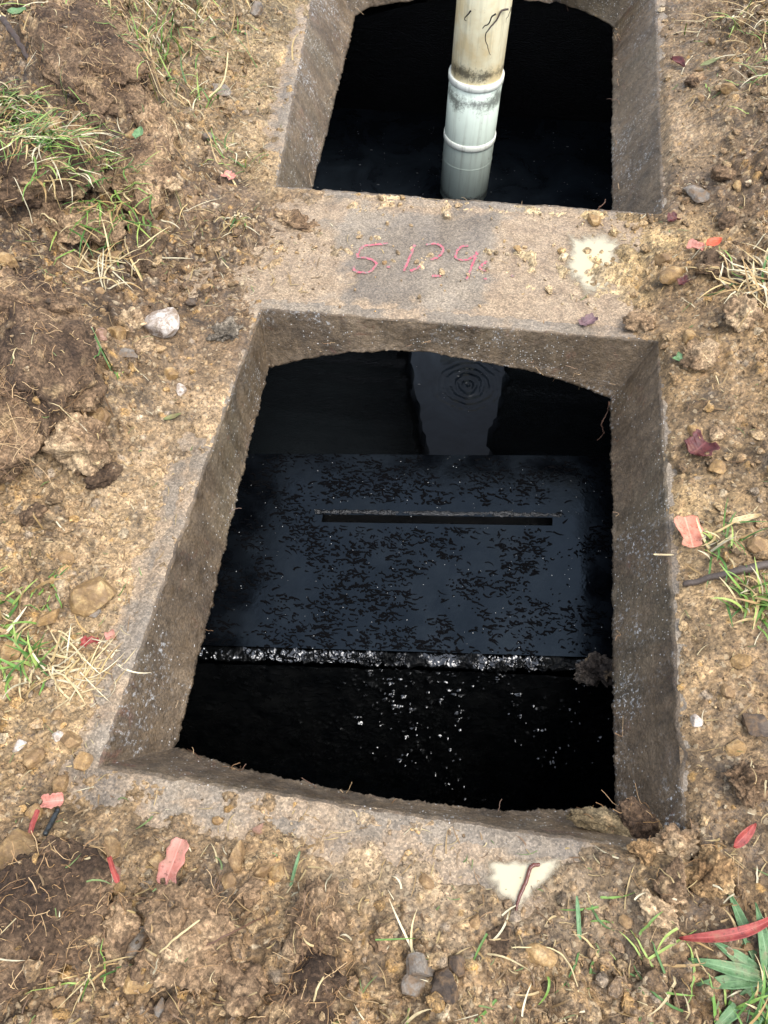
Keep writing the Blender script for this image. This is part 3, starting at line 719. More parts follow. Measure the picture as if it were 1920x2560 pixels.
# ------------------------------------------------------------------ painted date on the dividing strip
def brush(strokes, wid, z, name, mat, parent):
    Vs = []; Fs = []; n0 = 0
    for si, pts in enumerate(strokes):
        P = smooth_path([p[:2] for p in pts], 14*max(2, len(pts))); m = len(P)
        T = np.gradient(P, axis=0); T /= np.linalg.norm(T, axis=1)[:, None]+1e-9
        N = np.stack([-T[:, 1], T[:, 0]], 1)
        s = np.arange(m)
        w = wid*(0.75+0.35*noise2(s*0.13, s*0+si*3.1, 5))*np.clip(np.minimum(s+1.5, m-s+0.5)/3.0, 0.3, 1)
        rows = []
        for k in (-1, -0.4, 0.4, 1):
            jag = noise2(s*0.9, s*0+k*5+si, 6)*wid*0.25*abs(k)
            q = P+N*(w*k+jag)[:, None]
            rows.append(np.c_[q, z+0.0012+fbm2(q[:, 0], q[:, 1], 70, 2, 6)*0.0012+fbm2(q[:, 0], q[:, 1], 9, 3, 5)*0.0012])
        V = np.stack(rows, 1).reshape(-1, 3); Vs.append(V); Fs.append(grid_faces(m, 4)+n0); n0 += len(V)
    return mk(name, np.concatenate(Vs), np.concatenate(Fs), mat, parent)
def mat_paint():
    t = NT('pink_marker_paint')
    c = t.ramp(t.noise(120, 3), [(0.3, alb(198, 70, 94)), (0.7, alb(220, 104, 122))])
    worn = t.ramp(t.noise(260, 4, 0.7), [(0.44, 0.0), (0.57, 1.0)])
    gray = t.ramp(t.noise(420, 3, 0.75), [(0.3, alb(110, 102, 94)), (0.7, alb(165, 154, 140))])
    c = t.mix(worn, c, gray)
    return t.done(c, 0.7, t.bump(t.noise(300, 4), 0.4, 0.001))
STROKES = [
    [(-0.1759, 1.0984, 0.0000), (-0.1951, 1.0927, -0.0000), (-0.2165, 1.0856, 0.0000), (-0.2228, 1.0601, -0.0000), (-0.2065, 1.0572, 0.0000), (-0.1902, 1.0486, 0.0000), (-0.1885, 1.0373, 0.0000), (-0.1995, 1.0224, -0.0000), (-0.2200, 1.0235, 0.0000), (-0.2249, 1.0344, 0.0000)],
    [(-0.1694, 1.0405, 0.0000), (-0.1644, 1.0387, -0.0000)],
    [(-0.1299, 1.1009, 0.0000), (-0.1344, 1.0662, 0.0000), (-0.1402, 1.0323, 0.0000)],
    [(-0.1295, 1.0334, 0.0000), (-0.1195, 1.0402, 0.0000), (-0.1121, 1.0501, 0.0000)],
    [(-0.1108, 1.1006, 0.0000), (-0.0933, 1.1072, 0.0000), (-0.0809, 1.0943, 0.0000), (-0.0853, 1.0762, 0.0000), (-0.0989, 1.0643, 0.0000)],
    [(-0.0924, 1.0262, 0.0000), (-0.0772, 1.0279, 0.0000)],
    [(-0.0389, 1.1083, 0.0000), (-0.0518, 1.1033, 0.0000), (-0.0585, 1.0826, 0.0000), (-0.0528, 1.0716, 0.0000), (-0.0382, 1.0731, 0.0000), (-0.0245, 1.0862, 0.0000), (-0.0222, 1.0959, -0.0000)],
    [(-0.0222, 1.0959, -0.0000), (-0.0281, 1.0639, 0.0000), (-0.0347, 1.0236, 0.0000)],
    [(-0.0048, 1.0721, 0.0000), (-0.0153, 1.0573, 0.0000), (-0.0094, 1.0511, 0.0000), (-0.0004, 1.0532, 0.0000)],
    [(-0.0056, 1.0302, 0.0000), (-0.0031, 1.0271, 0.0000)], [(0.0370, 1.0415, 0.0000), (0.0416, 1.0398, 0.0000)],
]
pd = tank_part(empty('painted_date')); pd['label'] = 'faded pink handwritten date on the dividing strip'
MP = mat_paint()
for grp in ((0,), (1,), (2,), (3, 4, 5), (6, 7), (8,), (9,), (10,)):
    for k in grp: brush([STROKES[k]], 0.0030, 0.0, 'painted_digit' if k not in (1, 9, 10) else 'painted_dot', MP, pd)

# ------------------------------------------------------------------ outlet pipe in the far hatch
def lathe(prof, n=64):
    pr = np.asarray(prof, float); th = np.arange(n)/n*2*np.pi
    V = np.stack([pr[None, :, 0]*np.cos(th)[:, None], pr[None, :, 0]*np.sin(th)[:, None], pr[None, :, 1]+0*th[:, None]], -1).reshape(-1, 3)
    return V, grid_faces(n, len(pr), wrap=True)
def mat_pipe(name, base, mould_z, stain):
    t = NT(name)
    sep = t.n('ShaderNodeSeparateXYZ'); tc = t.n('ShaderNodeTexCoord'); t.link(tc.outputs['Object'], sep.inputs[0])
    n1 = t.noise(9, 4, 0.6, tc.outputs['Object'])
    c = t.ramp(n1, [(0.3, tuple(np.array(base)*0.92)), (0.7, tuple(np.array(base)*1.05))])
    if stain is not None:
        c = t.mix(t.ramp(t.noise(14, 4, 0.65, tc.outputs['Object']), [(0.42, 0.0), (0.62, 0.8)]), c, stain)
    sc = t.ramp(t.noise(70, 4, 0.7, tc.outputs['Object']), [(0.64, 0.0), (0.74, 0.5)])
    c = t.mix(sc, c, alb(120, 100, 70))
    mpz = t.n('ShaderNodeMapping'); mpz.inputs['Scale'].default_value = (1, 1, 0.06); t.link(tc.outputs['Object'], mpz.inputs[0])
    c = t.mix(t.ramp(t.noise(60, 4, 0.65, mpz.outputs[0]), [(0.50, 0.0), (0.72, 0.38)]), c, alb(128, 122, 100))
    if mould_z:
        for mz, wd in mould_z:
            dz = t.math('ABSOLUTE', t.math('SUBTRACT', sep.outputs['Z'], mz))
            near = t.math('SUBTRACT', 1.0, t.math('DIVIDE', dz, wd))
            lv = t.math('ADD', t.math('ADD', t.math('MULTIPLY', near, 0.9), t.math('MULTIPLY', t.math('SUBTRACT', t.noise(16, 3, 0.6, tc.outputs['Object']), 0.5), 2.2)), t.math('MULTIPLY', t.math('SUBTRACT', t.noise(120, 5, 0.85, tc.outputs['Object']), 0.5), 2.4))
            c = t.mix(t.ramp(lv, [(0.40, 0.0), (1.0, 0.8)]), c, alb(60, 58, 52))
    return t.done(c, 0.38, t.bump(t.noise(200, 3), 0.08, 0.001), 0.5)
pipe = empty('drain_pipe', (-0.101, 2.06, -0.62))
tag(pipe, 'white plastic drain pipe standing upright in the far hatch', 'pipe')
PR = 0.0695
def pp(name, prof, mat, lab=None):
    V, F = lathe(prof); o = mk(name, V, F[:, ::-1], mat, pipe); 
    if lab: o['label'] = lab
    return o
m_up = mat_pipe('pipe_beige', lin((236, 226, 190))*0.95, [(0.42, 0.03)], lin((226, 202, 150))*0.9)
m_lo = mat_pipe('pipe_grey_green', lin((206, 218, 204))*0.95, [(0.345, 0.040), (0.06, 0.02)], None)
m_rg = mat_pipe('pipe_collar', lin((240, 242, 228))*0.97, None, None)
pp('upper_section', [(PR-0.003, 0.66), (PR-0.003, 0.36)], m_up, 'yellowed beige upper length of the pipe')
pp('lower_section', [(PR-0.006, 0.06), (PR-0.006, 0.395), (PR, 0.395), (PR, 0.2), (PR, 0.045), (PR-0.004, 0.041), (PR-0.008, 0.045)], m_lo, 'grey green lower length of the pipe, mouldy near the collar')
for z in (0.389, 0.224):
    pp('collar', [(PR-0.003, z+0.0065), (PR+0.0018, z+0.0068), (PR+0.0028, z+0.0058), (PR+0.0028, z-0.008), (PR+0.002, z-0.0095), (PR-0.002, z-0.0095)], m_rg)
pp('mould_seam', [(PR+0.0002, 0.160), (PR+0.0009, 0.159), (PR+0.0002, 0.158)], m_lo)
pipe.rotation_euler = (0.0, math.radians(2.3), 0)

# ------------------------------------------------------------------ stones and clods
def stone_mesh(size, seed, angular=0.0, rough=0.12, sub=3):
    V, F = ico(sub); r = np.random.default_rng(seed); p = V.copy()
    p = p*(1+rough*fbm3(p+seed*3.7, 1.3, 3, seed))[:, None]
    for k in range(int(6+angular*10)):
        n = r.normal(size=3); n /= np.linalg.norm(n); c = r.uniform(0.48, 0.80) if angular > 0.3 else r.uniform(0.58, 0.88)
        d = np.maximum(0, p@n-c); p = p-n[None]*d[:, None]*(0.96 if angular > 0 else 0.5)
    p = p*(1+0.07*fbm3(p+seed, 4, 3, seed+3))[:, None]
    return p*np.asarray(size)[None], F

def clod_mesh(size, seed, sub=4, lump=0.30, grain=0.07):
    V, F = ico(sub); r = np.random.default_rng(seed+5); p = V.copy(); q = p+seed*2.31
    for k in range(13):
        n = r.normal(size=3); n /= np.linalg.norm(n); c = r.uniform(0.50, 0.84)
        d = np.maximum(0, p@n-c); p = p-n[None]*d[:, None]*0.95
    k = 1+lump*fbm3(q, 1.6, 3, seed)-0.7*lump*np.maximum(0, fbm3(q, 2.6, 3, seed+8)-0.05)
    sz = np.asarray(size); p = p*k[:, None]*sz[None]
    n = V/sz[None]; n /= np.linalg.norm(n, axis=1)[:, None]
    m = min(1.0, float(np.mean(sz))/0.03); a = grain/0.08
    w = p+seed*0.37
    d = (fbm3(w, 30, 2, seed+9)*0.0055-np.abs(fbm3(w, 42, 3, seed+10))*0.007+np.abs(fbm3(w, 110, 2, seed+13))*0.0045+fbm3(w, 190, 2, seed+11)*0.0026+np.abs(fbm3(w, 330, 1, seed+12))*0.0014)*m*a
    return p+n*d[:, None], F

def clod_col(P, seed, c1, c2, c3):
    a = fbm3(P, 14, 4, seed+51)*0.9+0.5; a = np.clip(a, 0, 1)[:, None]
    c1, c2, c3 = (alb(*c) for c in (c1, c2, c3))
    c = np.where(a < 0.5, c1*(1-a*2)+c2*a*2, c2*(2-a*2)+c3*(a*2-1))
    g = fbm3(P, 160, 2, seed+53)+0.7*fbm3(P, 420, 1, seed+54)
    och = sstep((fbm3(P, 26, 3, seed+55)-0.45)/0.2)[:, None]*0.6
    c = c*(1-och)+och*alb(196, 160, 108)
    lum = c.mean(1, keepdims=True); c = lum+(c-lum)*0.82
    return np.clip(c*(1+0.5*g)[:, None], 0.012, 0.75)

def fibres(n, base, nrm, seed, length=(0.008, 0.03), wid=0.0003, palette=None):
    """curly root hairs as narrow ribbons"""
    r = np.random.default_rng(seed); k = 7
    idx = r.integers(0, len(base), n); p0 = base[idx]; nn = nrm[idx]
    d = r.normal(size=(n, 3)); d -= nn*(d*nn).sum(1)[:, None]*0.75; d /= np.linalg.norm(d, axis=1)[:, None]
    L = r.uniform(*length, n)/(k-1); c = r.normal(size=(n, 3))*0.35
    pts = [p0+nn*0.0006]
    for i in range(k-1):
        d = d+c+r.normal(size=(n, 3))*0.25-nn*0.04; d /= np.linalg.norm(d, axis=1)[:, None]
        pts.append(pts[-1]+d*L[:, None])
    P = np.stack(pts, 1)
    off_ = ((P-p0[:, None])*nn[:, None]).sum(-1)
    P = P+nn[:, None]*np.maximum(0, 0.0007-off_)[..., None]
    T = np.gradient(P, axis=1); S = np.cross(T, np.array([0.3, -0.5, 0.8])); S /= np.linalg.norm(S, axis=-1)[..., None]+1e-9
    w = wid*(0.6+0.8*r.random(n))[:, None, None]
    V = np.stack([P-S*w, P+S*w], 2).reshape(-1, 3)
    b = (np.arange(n)*k*2)[:, None]; i = np.arange(k-1)[None]*2
    F = np.stack([b+i, b+i+1, b+i+3, b+i+2], -1).reshape(-1, 4)
    pal = np.array(palette if palette is not None else [alb(176, 138, 92), alb(206, 172, 124), alb(140, 104, 66), alb(110, 80, 52)])
    C = np.repeat(pal[r.integers(0, len(pal), n)], k*2, 0)
    return V, F, C

def put_stone(name, pos, size, mat, label, cat='stone', seed=1, angular=0.7, sink=0.3, rot=None, group=None, sub=3, smooth=False):
    p, F = stone_mesh(size, seed, angular, sub=sub)
    r = np.random.default_rng(seed+77); R_ = rotm(*(rot if rot else (r.uniform(-.4, .4), r.uniform(-.4, .4), r.uniform(0, 6.28))))
    p = p@R_.T; zmin = p[:, 2].min(); zmax = p[:, 2].max()
    z = float(soil_z(pos[0], pos[1]))
    p[:, 2] -= zmin+(zmax-zmin)*sink
    o = mk(name, p, F, M[mat], smooth=smooth, loc=(pos[0], pos[1], z))
    return tag(o, label, cat, group)

def put_clod(pos, size, label, seed, cols=((92, 70, 50), (140, 108, 74), (184, 148, 104)), rot=(0, 0, 0), sink=0.35, sub=5, lump=0.3, grain=0.07, fib=0, z=None, name='soil_clod', cat='clod', flen=(0.008, 0.03)):
    p, F = clod_mesh(size, seed, sub, lump, grain); p = p@rotm(*rot).T
    zmin, zmax = p[:, 2].min(), p[:, 2].max(); p[:, 2] -= zmin+(zmax-zmin)*sink
    zz_ = float(soil_z(pos[0], pos[1])) if z is None else z
    W = p+np.array([pos[0], pos[1], zz_])
    if pos[2] > -0.01: note_top(W)
    o = mk(name, p, F, M['fib'], col=clod_col(W, seed, *cols), loc=(pos[0], pos[1], zz_)); tag(o, label, cat)
    if fib:
        v0, v1, v2 = p[F[:, 0]], p[F[:, 1]], p[F[:, 2]]
        nf = np.cross(v1-v0, v2-v0); nf /= np.linalg.norm(nf, axis=1)[:, None]+1e-12
        ce = (v0+v1+v2)/3; up = ce[:, 2] > -0.004
        Vv, Fv, Cv = fibres(int(fib*0.42), ce[up], nf[up], seed+900, flen)
        f = mk('root_fibres', Vv, Fv, M['blade'], o, col=Cv); f['kind'] = 'stuff'
    return o

DARKC = ((78, 58, 40), (112, 86, 60), (152, 120, 84))
MIDC = ((96, 74, 52), (142, 110, 76), (186, 150, 106))
TANC = ((128, 98, 66), (176, 140, 98), (212, 178, 130))
OCHC = ((140, 104, 60), (192, 150, 92), (222, 188, 130))
put_clod((-0.7598, 1.3803, 0.0900), (0.215, 0.105, 0.06), 'largest overturned turf clod, dark and root-matted, beside the upper grass band', 11, DARKC, (0.25, 0.12, -0.95), 0.42, 6, 0.22, 0.05, 1500)
put_clod((-0.6362, 1.2791, 0.0500), (0.17, 0.035, 0.035), 'long sandy ridge of soil along the edge of the largest turf clod', 12, TANC, (0.1, 0.05, -1.12), 0.4, 5, 0.25, 0.08, 200)
put_clod((-0.6020, 1.1458, 0.0500), (0.055, 0.115, 0.045), 'brown matted lobe of turf below the sandy ridge', 13, MIDC, (0.1, 0, 0.12), 0.4, 5, 0.2, 0.06, 500)
put_clod((-0.8602, 1.6028, 0.0800), (0.12, 0.09, 0.05), 'pale-edged slab of turf at the top beside the dark twig', 14, MIDC, (0.2, 0.1, -0.6), 0.35, 5, 0.25, 0.06, 350)
put_clod((-0.7834, 1.0938, 0.1000), (0.13, 0.12, 0.065), 'broad brown clod under the fringe of green grass', 15, DARKC, (0.1, 0.2, 0.3), 0.4, 6, 0.25, 0.06, 700)
put_clod((-0.7309, 1.0361, 0.0700), (0.045, 0.05, 0.036), 'cracked brown lump below the fringe of green grass', 16, MIDC, (0, 0.2, 0.2), 0.35, 5, 0.34, 0.09, 60)
put_clod((-0.6716, 1.0266, 0.0500), (0.060, 0.050, 0.034), 'squat split lump between the cracked lump and the matted lobe', 17, MIDC, (0, 0, 0.4), 0.35, 5, 0.34, 0.09, 60)
put_clod((-0.6550, 0.7509, 0.0800), (0.12, 0.11, 0.06), 'brown upper half of the big rooty bank at the picture edge', 18, DARKC, (0.0, 0.25, 0.2), 0.4, 6, 0.24, 0.07, 700)
put_clod((-0.5859, 0.6785, 0.0600), (0.07, 0.12, 0.062), 'dark smooth-faced turf slab with a hairy lower rim', 19, DARKC, (0.0, 0.35, 0.35), 0.35, 5, 0.18, 0.05, 600)
put_clod((-0.6164, 0.5910, 0.0600), (0.09, 0.09, 0.05), 'hairy heap of roots and soil under the dark turf slab', 20, MIDC, (0, 0.1, 0), 0.4, 5, 0.3, 0.08, 900, flen=(0.02, 0.07))
put_clod((-0.5131, 0.5778, 0.0200), (0.050, 0.048, 0.042), 'round tan lump with an ochre spot, alone below the rooty bank', 21, TANC, (0, 0, 0.5), 0.28, 5, 0.36, 0.09, 40)
put_clod((-0.5733, 0.7199, 0.0600), (0.034, 0.032, 0.024), 'small knobbly lump perched on the dark turf slab', 22, TANC, (0, 0, 0.1), 0.3, 4, 0.4, 0.1, 20)
put_clod((-0.5393, 0.6497, 0.0500), (0.034, 0.044, 0.028), 'fibrous lump clinging to the side of the dark turf slab', 23, MIDC, (0, 0, 0.1), 0.3, 4, 0.3, 0.1, 120)
put_clod((-0.5733, 0.9586, 0.0100), (0.026, 0.028, 0.020), 'rounded tan lump above the white angular stone', 24, MIDC, (0, 0, 0.1), 0.3, 4, 0.3, 0.09, 20)
put_clod((-0.2155, 0.0360, 0.0300), (0.048, 0.052, 0.034), 'largest tan lump along the lower edge, with fine root hairs', 25, TANC, (0, 0, 0.3), 0.32, 5, 0.34, 0.09, 320)
put_clod((-0.2425, 0.0147, 0.0200), (0.020, 0.022, 0.016), 'small tan crumb lump beside the largest lower lump', 26, TANC, (0, 0, 0.3), 0.3, 4, 0.36, 0.1, 0)
put_clod((-0.1023, 0.0547, 0.0200), (0.036, 0.04, 0.03), 'ochre and grey crumbly lump in the lower middle', 27, TANC, (0, 0, -0.3), 0.32, 5, 0.36, 0.1, 120)
put_clod((-0.1051, -0.0009, 0.0200), (0.048, 0.038, 0.028), 'dark hairy lump at the bottom edge below the crumbly lump', 28, DARKC, (0, 0, 0.2), 0.35, 5, 0.3, 0.08, 500)
put_clod((-0.3615, 0.0236, 0.0300), (0.082, 0.072, 0.032), 'broad dark matted clod in the lower corner', 29, DARKC, (0.05, 0.1, 0.3), 0.42, 6, 0.2, 0.05, 900)
put_clod((-0.2897, 0.0284, 0.0200), (0.024, 0.03, 0.018), 'low brown lump right beside the broad dark clod', 30, MIDC, (0, 0, 0.3), 0.35, 4, 0.3, 0.1, 40)
put_clod((-0.1630, -0.0054, 0.0200), (0.030, 0.024, 0.018), 'double grey-brown lump at the bottom edge', 31, MIDC, (0, 0, 0.3), 0.3, 4, 0.4, 0.1, 20)
put_clod((0.2438, 0.1458, 0.0300), (0.018, 0.028, 0.020), 'upright smooth brown lump in the pile by the hatch corner', 32, MIDC, (0, 0, 0.2), 0.25, 5, 0.2, 0.07, 30)
put_clod((0.2214, 0.1725, 0.0200), (0.022, 0.015, 0.013), 'ochre crumbly lump on the hatch corner', 33, OCHC, (0, 0, -0.2), 0.3, 5, 0.38, 0.11, 10)
put_clod((0.2245, 0.1201, 0.0100), (0.032, 0.014, 0.011), 'tan ridge of clods next to the red gum leaf', 34, TANC, (0, 0, -0.45), 0.3, 5, 0.38, 0.11, 10)
put_clod((0.2839, 0.1556, 0.0300), (0.032, 0.024, 0.017), 'ochre-tipped lump behind the red gum leaf', 35, OCHC, (0, 0, 0.4), 0.3, 5, 0.38, 0.11, 20)
put_clod((0.2569, 0.1863, 0.0200), (0.028, 0.022, 0.016), 'tan loose lump above the smooth upright lump', 36, TANC, (0, 0, 0.1), 0.35, 5, 0.36, 0.11, 20)
put_clod((0.2312, 0.2102, -0.0150), (0.036, 0.022, 0.014), 'dark smear of wet soil slumped into the hatch corner', 37, DARKC, (0, 0.5, -0.5), 0.45, 5, 0.22, 0.06, 20, z=-0.03)
put_clod((0.1822, 0.2064, -0.0300), (0.05, 0.014, 0.012), 'olive wet mud roll lying along the near hatch edge', 38, ((84, 72, 48), (112, 94, 62), (140, 120, 84)), (0, 0.12, -0.12), 0.3, 5, 0.2, 0.05, 40, z=-0.035)
put_clod((0.3717, 0.9264, 0.0500), (0.032, 0.030, 0.024), 'squarish streaked tan lump below the dry grass', 39, TANC, (0, 0, 0.5), 0.25, 5, 0.28, 0.08, 0)
put_clod((0.3166, 0.8651, 0.0100), (0.034, 0.028, 0.02), 'pale tan lump pair level with the far side of the near hatch', 40, TANC, (0, 0, 0.5), 0.3, 4, 0.4, 0.11, 0)
put_clod((0.2463, 0.9490, 0.0050), (0.03, 0.03, 0.016), 'sandy lump on the dividing strip beside the purple leaf', 41, TANC, (0, 0, 0.5), 0.3, 4, 0.34, 0.11, 0)
put_clod((0.3466, 1.0481, 0.0200), (0.038, 0.032, 0.02), 'knobbly brown lump under the orange-red leaf', 42, MIDC, (0, 0, 0.5), 0.3, 4, 0.36, 0.11, 0)
put_clod((0.3282, 0.2569, 0.0200), (0.03, 0.03, 0.02), 'pinkish grey lump beside the hatch near corner', 43, TANC, (0, 0, 0.5), 0.3, 5, 0.3, 0.09, 0)
put_clod((-0.3967, 0.8568, 0.0120), (0.036, 0.026, 0.016), 'grey crumbling mortar lump on the far left corner of the near hatch', 44, ((96, 86, 72), (140, 126, 106), (176, 158, 132)), (0, 0, 0.3), 0.35, 5, 0.4, 0.12, 0)
put_clod((-0.3439, 1.1404, 0.0080), (0.05, 0.024, 0.009), 'low brown lumps beside the left end of the dividing strip', 45, TANC, (0, 0, -0.2), 0.4, 5, 0.3, 0.07, 30)
put_clod((0.2155, 0.4597, -0.2000), (0.034, 0.026, 0.024), 'wet gravelly mud lump on the end of the shelf inside the near hatch', 46, ((66, 55, 46), (100, 86, 72), (138, 122, 104)), (0, 0, 0.3), 0.3, 5, 0.34, 0.12, 0, z=-0.215)

